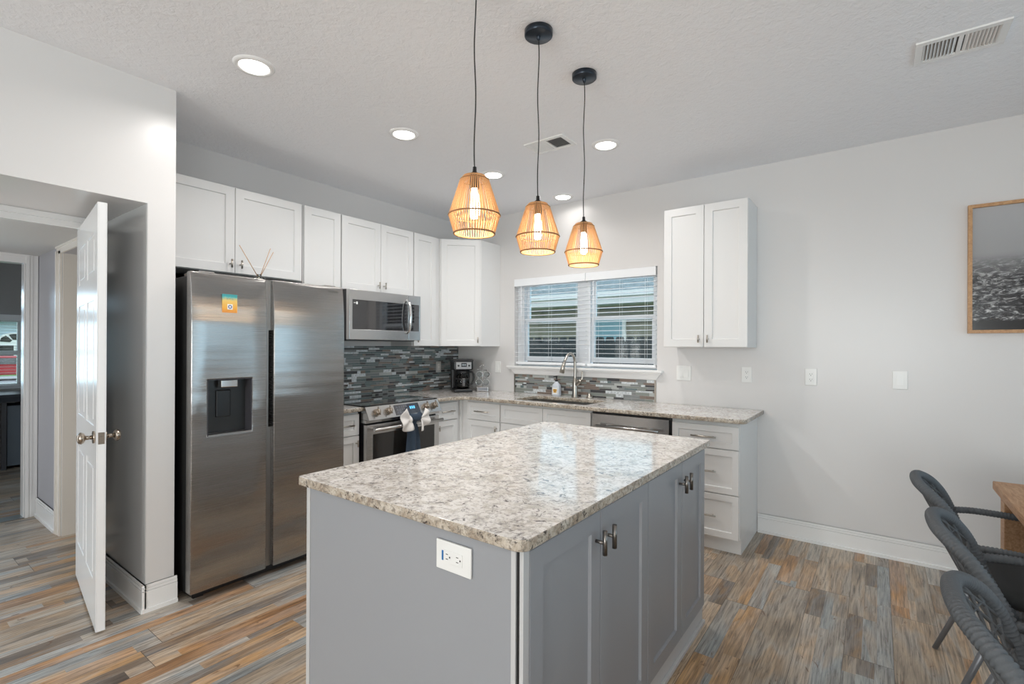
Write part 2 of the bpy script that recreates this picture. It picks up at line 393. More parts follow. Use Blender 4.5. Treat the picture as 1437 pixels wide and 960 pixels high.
bm = B(); box(bm, -1.68, .052, -4.45, -2.57, 2.096, 2.14); struct('ceiling_hall', bm, mat('hall_ceiling_paint', (.62, .62, .61), .6), 'low ceiling of the hallway', 'ceiling')
# end wall with cased opening y -4.05 .. -3.235
FE = Fr((-1.68, 0, 0), (0, 1, 0), (1, 0, 0))
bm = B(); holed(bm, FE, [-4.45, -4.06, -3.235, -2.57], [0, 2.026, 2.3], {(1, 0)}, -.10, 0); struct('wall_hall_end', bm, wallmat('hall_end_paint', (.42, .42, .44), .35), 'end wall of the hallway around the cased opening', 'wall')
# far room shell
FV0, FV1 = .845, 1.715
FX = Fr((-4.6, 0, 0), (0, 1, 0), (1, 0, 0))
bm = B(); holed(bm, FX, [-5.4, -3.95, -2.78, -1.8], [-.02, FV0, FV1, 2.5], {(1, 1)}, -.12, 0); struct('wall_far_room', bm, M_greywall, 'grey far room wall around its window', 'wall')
bm = B(); box(bm, -4.6, -1.8, -1.92, -1.8, 0, 2.5); box(bm, -4.6, -1.8, -5.5, -5.4, 0, 2.5); struct('wall_far_room_side', bm, M_greywall, 'side walls of the far room', 'wall')
bm = B(); box(bm, -4.6, -1.79, -5.4, -1.8, 2.44, 2.5); struct('ceiling_far_room', bm, M_trim, 'white ceiling of the far room', 'ceiling')
# right and front walls of the great room (out of frame, seen in reflections)
FRt = Fr((6.44, 0, 0), (0, -1, 0), (-1, 0, 0))
bm = B(); holed(bm, FRt, [0, .48, 3.02, 5.4, 7.8, 9.0], [0, .1, .62, 2.2, CZ], {(1, 2), (3, 1), (3, 2)}, -.12, 0); struct('wall_right', bm, M_wall, 'off-white right wall of the dining side', 'wall')
FF = Fr((0, -9.0, 0), (-1, 0, 0), (0, 1, 0))
bm = B(); holed(bm, FF, [-6.44, -4.95, -2.25, -.735], [0, .55, 2.35, CZ], {(1, 1)}, -.10, 0); struct('wall_front', bm, M_wall, 'off-white wall behind the camera', 'wall')

def baseprof(bm, F, u0, u1, h=.135, w=.0):
    for (v0, v1, d) in ((.02, h - .032, .014), (h - .030, h - .016, .012), (h - .014, h, .009), (0, .02, .022)):
        fbox(bm, F, u0, u1, v0, v1, w, w + d)
    fbox(bm, F, u0, u1, 0, h, w, w + .006)
bm = B(); baseprof(bm, FB, 3.062, 6.44, .14, .0005); struct('baseboard_back', bm, M_trim, 'white moulded baseboard along the back wall', 'baseboard')
bm = B(); baseprof(bm, Fr((PX, 0, 0), (0, 1, 0), (1, 0, 0)), PY0 - .02, PY1 + .012, .14, .0005)
baseprof(bm, Fr((0, PY0, 0), (1, 0, 0), (0, -1, 0)), .085, PX + .018, .14, .0035); struct('baseboard_pier', bm, M_trim, 'white moulded baseboard wrapping the hallway pier', 'baseboard')
bm = B(); baseprof(bm, Fr((0, PY0, 0), (1, 0, 0), (0, -1, 0)), -1.66, -1.06, .15, .0005); struct('baseboard_hall', bm, M_trim, 'white baseboard on the hallway side wall', 'baseboard')
bm = B(); baseprof(bm, Fr((6.44, 0, 0), (0, -1, 0), (-1, 0, 0)), .03, 5.3, .14, .0005); struct('baseboard_right', bm, M_trim, 'white baseboard along the right wall', 'baseboard')
# casings
def casing(bm, F, u0, u1, v0, v1, w=0, vertical=True):
    fbox(bm, F, u0, u1, v0, v1, w, w + .011)
    if vertical:
        a = (u1 - u0)
        fbox(bm, F, u0, u0 + a * .28, v0, v1, w + .010, w + .019); fbox(bm, F, u0 + a * .42, u0 + a * .55, v0, v1, w + .010, w + .016)
    else:
        a = (v1 - v0)
        fbox(bm, F, u0, u1, v1 - a * .28, v1, w + .010, w + .019)
bm = B(); casing(bm, Fr((0, PY0, 0), (1, 0, 0), (0, -1, 0)), -1.055, -.95, 0, 2.06, .0005)
casing(bm, Fr((0, PY0, 0), (1, 0, 0), (0, -1, 0)), -1.055, .0, 2.04, 2.095, .0005, False)
casing(bm, Fr((0, PY0, 0), (1, 0, 0), (0, -1, 0)), -.07, -.01, 0, 2.04, .0005)
box(bm, -.952, -.935, -3.157, -3.06, 0, 2.04); struct('trim_1', bm, mat('cream_trim', (.78, .74, .68), .3), 'cream casing around the closet doorway', 'door casing')
bm = B(); casing(bm, FE, -3.235, -3.163, 0, 2.095, .0005); casing(bm, FE, -4.14, -3.235, 2.026, 2.095, .0005, False); casing(bm, FE, -4.14, -4.06, 0, 2.03, .0005)
box(bm, -1.78, -1.681, -3.243, -3.236, 0, 2.026); struct('trim_2', bm, M_trim, 'white casing around the opening at the end of the hall', 'door casing')
bm = B(); box(bm, .052, .068, -4.44, -3.162, 2.05, HZ - .001); box(bm, .066, .082, -4.44, -3.162, 2.085, HZ - .001); struct('trim_3', bm, M_trim, 'white header trim inside the hallway opening', 'door casing')
bm = B(); box(bm, -1.80, -1.66, -4.05, -3.24, 0, .006); struct('trim_4', bm, M_steeldark, 'dark threshold strip at the end of the hall', 'threshold')

# ------------------------------------------------------------------ kitchen window
W1 = thing('window_1', 'double white vinyl kitchen window above the sink', 'window', (1.53, .06, WZ0)); W1['kind'] = 'structure'
gy0, gy1 = .07, .115
bm = B()
G = [(.898, 1.463), (1.652, 2.208)]
FW = Fr((0, gy1, 0), (1, 0, 0), (0, -1, 0)); d = gy1 - gy0
holed(bm, FW, [WX0 + .003, .868, 1.482, 1.620, 2.228, WX1 - .003], [WZ0 + .006, 1.222, 2.045, WZ1 - .003], {(1, 1), (3, 1)}, 0, d + .012)
mk('window_frame', bm, M_vinyl, W1, bevel=.002)
for (a, b) in G:
    lo = B(); holed(lo, FW, [a - .028, a, b, b + .018], [1.235, 1.283, 1.628, 1.665], {(1, 1)}, .012, .042); s1 = mk('lower_sash', lo, M_vinyl, W1, bevel=.002)
    pn = B(); box(pn, a, b, gy1 - .022, gy1 - .018, 1.283, 1.628); mk('pane', pn, M_glass, s1)
    hi = B(); holed(hi, FW, [a - .028, a, b, b + .018], [1.628, 1.668, 1.998, 2.04], {(1, 1)}, -.02, .011); s2 = mk('upper_sash', hi, M_vinyl, W1, bevel=.002)
    pn = B(); box(pn, a, b, gy1 + .004, gy1 + .008, 1.668, 1.998); mk('pane', pn, M_glass, s2)
bm = B(); fbox(bm, FB, .72, 2.338, 1.167, 1.186, -.068, .055); fbox(bm, FB, .735, 2.323, 1.150, 1.167, .0005, .038)
# apron with returned ends
hexa(bm, [FB.p(*p) for p in ((.80, 1.103, .0005), (2.278, 1.103, .0005), (2.31, 1.150, .0005), (.752, 1.150, .0005), (.80, 1.103, .014), (2.278, 1.103, .014), (2.31, 1.150, .026), (.752, 1.150, .026))])
struct('window_sill', bm, M_trim, '', '', W1, .0015)
def blind(x0, x1, label, wand):
    t = thing('window_blind', label, 'blind', (x0, -.0, WZ1), 'white faux wood blinds over the sink window')
    bm = B(); fbox(bm, FB, x0, x1, 1.992, WZ1 - .004, -.03, .018); mk('valance', bm, M_blind, t, bevel=.002)
    bm = B(); z = 1.985; i = 0
    while z > 1.262:
        hexa(bm, [Vector(p) for p in ((x0 + .008, .004, z - .0015), (x1 - .008, .004, z - .0015), (x1 - .008, .052, z - .002), (x0 + .008, .052, z - .002),
                                      (x0 + .008, .004, z + .002), (x1 - .008, .004, z + .002), (x1 - .008, .052, z + .0015), (x0 + .008, .052, z + .0015))])
        z -= .0415
    mk('slats', bm, M_blind, t)
    bm = B(); box(bm, x0 + .008, x1 - .008, .006, .050, 1.205, 1.228); mk('bottom_rail', bm, M_blind, t, bevel=.002)
    bm = B()
    for u in (x0 + .10, (x0 + x1) / 2, x1 - .10):
        for yy in (.002, .054): tube(bm, [(u, yy, 1.22), (u, yy, 2.0)], .0012, 4)
    mk('ladder_cords', bm, M_blind, t)
    bm = B(); tube(bm, [(wand, -.006, 1.99), (wand + .003, -.008, 1.45)], .004, 8); mk('tilt_wand', bm, M_blind, t)
blind(.79, 1.602, 'left white slatted blind over the sink window, slats open', .87)
blind(1.606, 2.272, 'right white slatted blind over the sink window, slats open', 1.68)

# windows out of the frame: side one read from reflections; rear window and patio door added for fill
def plainwin(name, F, u0, u1, v0, v1, label, nm):
    t = thing(name, label, 'window', F.p((u0 + u1) / 2, v0, 0)); t['kind'] = 'structure'
    us = [u0 + .002, u0 + .06]; n = nm
    for i in range(1, n):
        c_ = u0 + (u1 - u0) * i / n; us += [c_ - .03, c_ + .03]
    us += [u1 - .06, u1 - .002]; vm = (v0 + v1) / 2
    holes = {(2 * i + 1, j) for i in range(n) for j in (1, 3)}
    bm = B(); holed(bm, F, us, [v0 + .002, v0 + .06, vm - .025, vm + .025, v1 - .06, v1 - .002], holes, -.08, -.03); mk('window_frame', bm, M_vinyl, t)
    bm = B(); fbox(bm, F, u0 + .05, u1 - .05, v0 + .05, v1 - .05, -.062, -.058); mk('pane', bm, M_glass, t)
plainwin('window_2', FRt, .48, 3.02, .62, 2.2, 'wide daylight window on the right wall', 2)
plainwin('added_window_5', FRt, 5.4, 7.8, .1, 2.2, 'unseen glazed patio door added for fill light, right wall behind the camera', 2)
plainwin('added_window_3', FF, -4.95, -2.25, .55, 2.35, 'unseen wide window added for fill light behind the camera', 3)
plainwin('window_4', FX, -3.95, -2.78, FV0, FV1, 'far room window with blinds seen through the hall', 1)
t = thing('window_blind', 'small white blind over the far room window', 'blind', (-4.58, -3.3, FV1))
bm = B(); z = FV1 - .03
while z > FV0 + .03:
    box(bm, -4.597, -4.555, -3.94, -2.79, z, z + .003); z -= .036
mk('slats', bm, M_blind, t)
bm = B(); box(bm, -4.597, -4.55, -3.94, -2.785, FV1 - .05, FV1 + .02); mk('valance', bm, M_blind, t)

# ------------------------------------------------------------------ outside
GZ = -.35
bm = B(); box(bm, -22, 10, .14, 9, GZ - .1, GZ); box(bm, -46, -4.75, -14, 12, -.2, -.1); struct('ground_outside', bm, mat('lawn_grass', (.17, .30, .08), .95), 'green lawn outside the windows', 'ground')
nb = thing('neighbour_house', 'neighbour house with dark shingle roof and tan siding outside the sink window', 'house', (0, 4.4, GZ))
M_siding = mat('tan_siding', (.34, .31, .25), .85); k = N(M_siding); sp = k.n('ShaderNodeSeparateXYZ'); g = k.n('ShaderNodeNewGeometry'); k.l(g.outputs['Position'], sp.inputs[0])
fr_ = k.math('FRACT', k.math('DIVIDE', sp.outputs[2], .13)); k.bump(fr_, .8, .02); k.base(k.mix(k.math('GREATER_THAN', fr_, .88), (.34, .31, .25), (.17, .15, .12)))
bm = B(); box(bm, -5.5, 5, 4.2, 7, GZ, 2.5); mk('wall', bm, M_siding, nb)
M_shingle = mat('dark_shingles', (.10, .12, .13), .95); k = N(M_shingle); k.base(k.ramp(k.noise(k.coord((1, 1, 9), 'World'), 6, 5, .7), [(.35, (.11, .14, .15)), (.65, (.30, .35, .37))])); k.bump(k.noise(k.coord((1, 1, 9), 'World'), 9, 3), .5, .02)
bm = B(); hexa(bm, [Vector(p) for p in ((-6, 3.75, 2.30), (5.5, 3.75, 2.30), (5.5, 7.5, 4.1), (-6, 7.5, 4.1), (-6, 3.75, 2.34), (5.5, 3.75, 2.34), (5.5, 7.5, 4.2), (-6, 7.5, 4.2))]); mk('roof', bm, M_shingle, nb)
bm = B(); box(bm, -6, 5.5, 3.70, 3.77, 2.13, 2.33); box(bm, -6, 5.5, 3.64, 3.70, 2.24, 2.33); box(bm, -6, 5.5, 3.74, 4.2, 2.12, 2.15); mk('fascia', bm, M_trim, nb)
bm = B(); holed(bm, Fr((0, 4.2, 0), (1, 0, 0), (0, -1, 0)), [-.50, -.44, .12, .18], [1.0, 1.07, 1.86, 1.93], {(1, 1)}, .0, .04); wf = mk('window', bm, M_trim, nb)
bm = B(); box(bm, -.44, .12, 4.17, 4.19, 1.07, 1.86); mk('pane', bm, mat('pale_blue_glass', (.30, .48, .56), .1), wf)
fe = thing('wooden_fence', 'dark stained picket fence between the houses', 'fence', (0, 2.0, GZ))
bm = B(); x = -3.2
while x < 3.6:
    vs = [(x, 1.44), (x + .025, 1.515), (x + .115, 1.515), (x + .14, 1.44)]
    P = [Vector((x, 1.99, GZ)), Vector((x + .14, 1.99, GZ))] + [Vector((a, 1.99, b)) for a, b in vs[::-1]]
    fv = [bm.verts.new(p) for p in P]; bv = [bm.verts.new(p + Vector((0, .02, 0))) for p in P]
    face(bm, fv); face(bm, bv[::-1])
    for i in range(6): face(bm, [fv[i], fv[(i + 1) % 6], bv[(i + 1) % 6], bv[i]])
    x += .144
M_fence = mat('dark_fence_stain', (.045, .05, .055), .8); mk('pickets', bm, M_fence, fe)
bm = B()
for z in (.1, .9): box(bm, -3.2, 3.6, 2.012, 2.05, z, z + .09)
mk('rails', bm, M_fence, fe)
hs = thing('street_house', 'pale house with an arched window across the street, seen in the far left window', 'house', (-32.2, 1.1, -.1))
bm = B(); box(bm, -38, -32.1, -9, 12, -.1, 3.1); mk('wall', bm, mat('pale_blue_siding', (.45, .55, .62), .8), hs)
bm = B(); hexa(bm, [Vector(p) for p in ((-31.7, -9.5, 2.5), (-31.7, 12.5, 2.5), (-38, 12.5, 5.9), (-38, -9.5, 5.9), (-31.7, -9.5, 2.8), (-31.7, 12.5, 2.8), (-38, 12.5, 6.2), (-38, -9.5, 6.2))]); mk('roof', bm, mat('slate_blue_roof', (.22, .30, .38), .9), hs)
ax, ay, az, ar = -32.05, 1.15, 1.42, .72
bm = B(); box(bm, ax - .08, ax, ay - ar, ay + ar, -.0, az)
vv = [(ay + ar * math.cos(a), az + ar * .78 * math.sin(a)) for a in [math.pi * i / 14 for i in range(15)]]
fv = [bm.verts.new((ax, *p)) for p in vv]; bv = [bm.verts.new((ax - .08, *p)) for p in vv]; face(bm, fv); face(bm, bv[::-1])
for i in range(14): face(bm, [fv[i], fv[i + 1], bv[i + 1], bv[i]])
aw = mk('arched_window', bm, M_trim, hs)
for i in range(3):
    bm = B(); a0, a1 = math.pi * (i + .10) / 3, math.pi * (i + .90) / 3
    P = [(ay + r_ * math.cos(a), az + .05 + r_ * .78 * math.sin(a)) for r_, a in ((.18, a0), (.56, a0), (.58, (a0 + a1) / 2), (.56, a1), (.18, a1))]
    fv = [bm.verts.new((ax + .02, *p)) for p in P]; bv = [bm.verts.new((ax + .003, *p)) for p in P]; face(bm, fv); face(bm, bv[::-1])
    for q in range(5): face(bm, [fv[q], fv[(q + 1) % 5], bv[(q + 1) % 5], bv[q]])
    mk('pane', bm, M_mwglass, aw)
for yy in (ay - .6, ay + .05):
    bm = B(); box(bm, ax + .003, ax + .02, yy, yy + .55, .15, az - .1); mk('pane', bm, M_mwglass, aw)
car = thing('car', 'red car parked on the street, seen in the far left window', 'car', (-24.5, 0, -.06))
bm = B(); pr = [(-2.3, .15), (-2.3, .48), (-1.5, .56), (-1.0, .90), (.7, .90), (1.25, .60), (2.1, .52), (2.2, .20)]
a_ = [bm.verts.new((-23.7, y, z)) for y, z in pr]; b_ = [bm.verts.new((-25.4, y, z)) for y, z in pr]; face(bm, a_); face(bm, b_[::-1])
for i in range(len(pr)): face(bm, [a_[i], a_[(i + 1) % len(pr)], b_[(i + 1) % len(pr)], b_[i]])
mk('body', bm, mat('red_car_paint', (.42, .03, .04), .3), car, bevel=.06)
bm = B(); q_ = ((-1.2, .60), (.95, .60), (.6, .83), (-.9, .83)); hexa(bm, [Vector((-23.66, *p)) for p in q_] + [Vector((-23.69, *p)) for p in q_]); mk('side_window', bm, M_mwglass, car)
for yy in (-1.5, 1.4):
    bm = B(); lathe(bm, [(0, .1), (.2, .1), (.26, .08), (.26, -.1), (0, -.1)], (-23.8, yy, .20), 20, 'x'); mk('wheel', bm, M_black, car)
bm = B(); box(bm, -27.5, -22, -14, 12, -.099, -.06); struct('street', bm, mat('street_asphalt', (.42, .44, .46), .9), 'grey street outside the far room', 'street')

# ------------------------------------------------------------------ cabinets
def tknob(F, u, v, w, parent, ln=.055, vertical=True):
    bm = B(); tube(bm, [F.p(u, v, w), F.p(u, v, w + .028)], .0045, 10)
    h = ln / 2
    a, b = (F.p(u, v - h, w + .030), F.p(u, v + h, w + .030)) if vertical else (F.p(u - h, v, w + .030), F.p(u + h, v, w + .030))
    tube(bm, [a, b], .006, 12); return mk('handle', bm, M_nickel, parent)
def pull(F, u, v, w, parent, ln=.165):
    bm = B(); h = ln / 2
    for s_ in (-1, 1): tube(bm, [F.p(u + s_ * h * .72, v, w), F.p(u + s_ * h * .72, v, w + .028)], .0045, 8)
    tube(bm, [F.p(u - h, v, w + .030), F.p(u + h, v, w + .030)], .006, 12); return mk('handle', bm, M_nickel, parent)
CB, CT = 1.3815, 2.44
UG = 'white shaker upper cabinets'
def upper(F, u0, u1, v0, v1, doors, label, dep=.30):
    t = thing('upper_cabinet', label, 'cabinet', F.p((u0 + u1) / 2, v0, 0), UG)
    bm = B(); fbox(bm, F, u0, u1, v0, v1, .001, dep); mk('body', bm, M_cab, t, bevel=.001)
    for (a, b, kn) in doors:
        bm = B(); shaker(bm, F, a, b, v0 + .003, v1 - .003, dep + .001, dep + .021); dr = mk('door', bm, M_cab, t)
        if kn: tknob(F, (a + .03 if kn == 'L' else b - .03), v0 + .062, dep + .021, dr)
    return t
upper(FL, -3.022, -2.052, 1.862, CT, [(-3.019, -2.540, 'R'), (-2.536, -2.062, 'L')], 'wide white two-door cabinet above the stainless refrigerator')
upper(FL, -2.045, -1.7235, CB, CT, [(-2.040, -1.729, None)], 'tall narrow white upper cabinet between refrigerator and microwave')
upper(FL, -1.7195, -.9555, 1.838, CT, [(-1.716, -1.332, 'R'), (-1.328, -.959, 'L')], 'white two-door cabinet directly above the microwave')
upper(FL, -.952, -.602, CB, CT, [(-.948, -.665, 'L')], 'tall narrow white upper cabinet right of the microwave')
# diagonal corner cabinet
t = thing('upper_cabinet', 'diagonal white corner upper cabinet above the coffee maker', 'cabinet', (.3, -.3, CB), UG)
bm = B(); P = [(.001, -.001), (.001, -.599), (.305, -.599), (.597, -.305), (.597, -.001)]
lo = [bm.verts.new((x, y, CB)) for x, y in P]; hi = [bm.verts.new((x, y, CT)) for x, y in P]; face(bm, lo[::-1]); face(bm, hi)
for i in range(5): face(bm, [lo[i], lo[(i + 1) % 5], hi[(i + 1) % 5], hi[i]])
mk('body', bm, M_cab, t, bevel=.001)
dvec = Vector((.597 - .305, -.305 + .599, 0)); DL = dvec.length; dvec.normalize(); FD = Fr((.305, -.599, 0), dvec, (dvec.y, -dvec.x, 0))
bm = B(); shaker(bm, FD, .012, DL - .012, CB + .003, CT - .003, .001, .021); dr = mk('door', bm, M_cab, t); tknob(FD, DL - .04, CB + .062, .021, dr)
upper(FB, 2.447, 3.047, CB, CT, [(2.450, 2.746, 'R'), (2.750, 3.045, 'L')], 'white two-door upper cabinet right of the sink window')

BT = .884
def basecab(F, u0, u1, fronts, label, dep=.58, endpanel=None):
    t = thing('base_cabinet', label, 'cabinet', F.p((u0 + u1) / 2, 0, 0), 'white shaker base cabinets')
    bm = B(); fbox(bm, F, u0, u1, 0, .105, .001, dep - .04)
    if 'sink base' in label:
        fbox(bm, F, u0, u1, .105, .68, .001, dep); fbox(bm, F, u0, u1, .68, BT - .001, .570, dep); fbox(bm, F, u0, u1, .68, BT - .001, .001, .148)
        fbox(bm, F, u0, 1.154, .68, BT - .001, .148, .570); fbox(bm, F, 1.916, u1, .68, BT - .001, .148, .570)
    else: fbox(bm, F, u0, u1, .105, BT - .001, .001, dep)
    mk('body', bm, M_cab, t, bevel=.001)
    for (kind, a, b, v0, v1, h) in fronts:
        bm = B(); shaker(bm, F, a, b, v0, v1, dep + .001, dep + .021, .05 if kind == 'door' else .042)
        dr = mk(kind, bm, M_cab, t)
        if h == 'pull': pull(F, (a + b) / 2, (v0 + v1) / 2, dep + .021, dr)
        elif h == 'L': tknob(F, a + .03, v1 - .055, dep + .021, dr, .05)
        elif h == 'R': tknob(F, b - .03, v1 - .055, dep + .021, dr, .05)
    return t
D0, D1 = .703, .862
basecab(FL, -2.045, -1.748, [('drawer', -2.04, -1.752, D0, D1, 'pull'), ('door', -2.04, -1.752, .112, D0 - .006, 'R')], 'narrow white base cabinet between refrigerator and range')
basecab(FL, -.950, -.606, [('drawer', -.945, -.652, D0, D1, 'pull'), ('door', -.945, -.652, .112, D0 - .006, 'L')], 'narrow white base cabinet right of the range')
cc_ = basecab(FB, .603, 1.066, [('drawer', .675, 1.062, D0, D1, 'pull'), ('door', .675, 1.062, .112, D0 - .006, 'R')], 'white base cabinet with bar pull beside the inside corner')
bm = B(); box(bm, .575, .6025, -.6035, -.577, .0, BT - .001); mk('filler_strip', bm, M_cab, cc_)
basecab(FB, 1.069, 1.972, [('false_front', 1.073, 1.518, D0, D1, None), ('false_front', 1.522, 1.968, D0, D1, None), ('door', 1.073, 1.518, .112, D0 - .006, 'R'), ('door', 1.522, 1.968, .112, D0 - .006, 'L')], 'wide white sink base cabinet under the window')
basecab(FB, 2.607, 3.055, [('drawer', 2.612, 3.051, .703, .855, 'pull'), ('drawer', 2.612, 3.051, .403, .697, 'pull'), ('drawer', 2.612, 3.051, .109, .397, 'pull')], 'white three-drawer base cabinet at the right counter end')

# ------------------------------------------------------------------ countertops
def slab(name, outlines, z0, z1, loc, label, cat, parent=None):
    cu = bpy.data.curves.new('c', 'CURVE'); cu.dimensions = '2D'; cu.fill_mode = 'BOTH'; h = (z1 - z0) / 2; bv = .004
    cu.extrude = h - bv; cu.bevel_depth = bv; cu.bevel_resolution = 2; cu.offset = -bv
    for pts in outlines:
        sp = cu.splines.new('POLY'); sp.points.add(len(pts) - 1); sp.use_cyclic_u = True
        for i, (x, y) in enumerate(pts): sp.points[i].co = (x - loc[0], y - loc[1], 0, 1)
    to = bpy.data.objects.new('c', cu); C.objects.link(to); dg = bpy.context.evaluated_depsgraph_get()
    me = bpy.data.meshes.new_from_object(to.evaluated_get(dg)); bpy.data.objects.remove(to)
    for v_ in me.vertices: v_.co.z += (z0 + z1) / 2 - loc[2]
    me.name = name; me.materials.clear(); me.materials.append(M_gran); me.materials.append(M_granedge)
    for p in me.polygons:
        p.material_index = 0 if p.normal.z > .8 else 1
    o = bpy.data.objects.new(name, me); C.objects.link(o); o.location = loc; ORG[o.name] = Vector(loc)
    return tag(o, label, cat)
def rc(x, y, r, a0, a1, n=6): return [(x + r * math.cos(math.radians(a0 + (a1 - a0) * i / n)), y + r * math.sin(math.radians(a0 + (a1 - a0) * i / n))) for i in range(n + 1)]
CR, CF = 3.098, .645
outer = [(.0015, -.0015), (.0015, -.952), (.64, -.952)] + [(CF, -.76), (CF + .02, -.70), (CF + .06, -.66), (CF + .12, -CF)] + rc(CR - .05, -CF + .05, .05, -90, 0) + [(CR, -.0015)]
sx0, sx1, sy0, sy1 = 1.17, 1.90, -.555, -.165
hole = rc(sx0 + .03, sy0 + .03, .03, 270, 180) + rc(sx0 + .03, sy1 - .03, .03, 180, 90) + rc(sx1 - .03, sy1 - .03, .03, 90, 0) + rc(sx1 - .03, sy0 + .03, .03, 0, -90)
slab('countertop', [outer, hole], BT, .914, (0, 0, BT), 'L-shaped speckled granite countertop along the back wall with the sink', 'countertop')
slab('countertop', [[(.0015, -2.045), (.64, -2.045), (.64, -1.746), (.0015, -1.746)]], BT, .914, (.3, -1.9, BT), 'small granite countertop piece between refrigerator and range', 'countertop')

# sink
sk = thing('sink', 'undermount stainless sink in the granite countertop below the window', 'sink', (1.53, -.36, BT))
bm = B(); F0 = Fr((0, 0, 0), (1, 0, 0), (0, 1, 0))
a, b, c_, d_ = sx0 - .012, sx1 + .012, sy0 - .012, sy1 + .012
top = [(a, c_), (b, c_), (b, d_), (a, d_)]; bot = [(a + .02, c_ + .02), (b - .02, c_ + .02), (b - .02, d_ - .02), (a + .02, d_ - .02)]
T = [bm.verts.new((x, y, BT - .001)) for x, y in top]; Bo = [bm.verts.new((x, y, .69)) for x, y in bot]
for i in range(4): face(bm, [T[i], T[(i + 1) % 4], Bo[(i + 1) % 4], Bo[i]])
face(bm, Bo); o = mk('basin', bm, M_steeldark, sk, recalc=False); so = o.modifiers.new('s', 'SOLIDIFY'); so.thickness = .002; so.offset = 1
bm = B(); lathe(bm, [(.045, 0), (.045, .004), (.03, .003), (0, .001)], (1.53, -.36, .692), 24); mk('drain', bm, M_chrome, sk)

# ------------------------------------------------------------------ mosaic backsplash
TC = {'teal': (.13, .175, .18), 'grey': (.22, .235, .235), 'dark': (.065, .065, .068), 'taupe': (.19, .145, .12), 'pale': (.42, .44, .43), 'light': (.66, .70, .72), 'sage': (.24, .26, .24)}
TM = {n_: mat('mosaic_tile_' + n_, c_, .12 if n_ in ('teal', 'grey', 'sage', 'dark') else .3, 0, .6) for n_, c_ in TC.items()}
k = N(TM['light']); n_ = k.noise(k.coord(kind='World'), 70, 3, .6, 1); k.base(k.ramp(n_, [(.35, (.42, .45, .47)), (.6, (.74, .78, .80))])); k.b.inputs['Metallic'].default_value = .15
ORDER = ['teal', 'grey', 'dark', 'taupe', 'pale', 'light', 'sage']
def mosaic(F, u0, u1, v0, v1, wts, label, rowh=.0165, border=False):
    t = thing('mosaic_backsplash', label, 'backsplash', F.p((u0 + u1) / 2, v0, 0)); gr = .0018
    bm = B(); fbox(bm, F, u0, u1, v0, v1, .0008, .0055); mk('grout', bm, M_kgrout, t)
    bm = B(); v = v0 + gr
    while v < v1 - .008:
        rh = random.choice([rowh, rowh, rowh, rowh * .8, rowh * 1.55]); rh = min(rh, v1 - v - .001)
        u = u0 + gr - random.random() * .06
        while u < u1:
            ln = random.choice([.035, .05, .07, .095, .12, .15]); a_ = max(u, u0 + gr); b_ = min(u + ln, u1 - gr)
            if b_ - a_ > .006:
                ci = random.choices(range(7), wts)[0]
                fbox(bm, F, a_, b_, v, v + rh, .005, .0082 if ci != 5 else .0088, ci)
            u += ln + gr
        v += rh + gr
    mk('tiles', bm, [TM[n_] for n_ in ORDER], t)
    if border:
        for a in (u0 - .012, u1): bm = B(); fbox(bm, F, a, a + .012, v0, v1, .0008, .010); mk('edge_trim', bm, M_nickel, t)
mosaic(FL, -2.04, -.003, .9155, CB - .001, [8, 5, 5, 3.5, 1.2, 4.2, 1], 'grey and white strip mosaic backsplash behind the range')
mosaic(FB, .800, 2.262, .9155, 1.101, [.6, 2.5, 2, 8, 4, 3, 4], 'taupe and grey strip mosaic backsplash under the sink window', border=True)

# ------------------------------------------------------------------ refrigerator
fy0, fy1, fx, fz = -2.999, -2.058, .85, 1.780
fr = thing('refrigerator', 'stainless side-by-side refrigerator with dispenser beside the hallway pier', 'refrigerator', (.45, -2.53, 0))
bm = B(); fbox(bm, FL, fy0 + .012, fy1 - .005, .035, 1.758, .03, .775); mk('body', bm, mat('fridge_black_side', (.018, .018, .018), .4), fr, bevel=.003)
bm = B(); fbox(bm, FL, fy0 + .03, fy1 - .03, .012, .060, .05, .80); mk('grille', bm, M_black, fr)
for u in (fy0 + .04, fy1 - .08):
    for w_ in (.10, .74):
        bm = B(); fbox(bm, FL, u, u + .05, 0, .04, w_, w_ + .05); mk('foot', bm, M_black, fr)
dA0, dA1, dB0, dB1 = fy0 + .003, -2.590, -2.548, fy1
hy0, hy1, hz0, hz1 = -2.915, -2.677, .884, 1.193
rows_ = [1.46 + (fz - 1.46) * i / 14 for i in range(15)]
def crown(bm):
    for v_ in bm.verts:
        if v_.co.x > fx - .01 and v_.co.z > 1.47: v_.co.x -= .021 * ((v_.co.z - 1.47) / .31) ** 2
    bm.normal_update()
    for f_ in bm.faces:
        if abs(f_.normal.x) > .9: f_.smooth = True
bm = B(); holed(bm, FL, [dA0, hy0, hy1, dA1], [.048, hz0, hz1] + rows_, {(1, 1)}, .785, fx); crown(bm); ld = mk('freezer_door', bm, M_fridge, fr, bevel=.006)
bm = B(); holed(bm, FL, [dB0, dB1], [.048] + rows_, set(), .785, fx); crown(bm); rd = mk('fridge_door', bm, M_fridge, fr, bevel=.006)
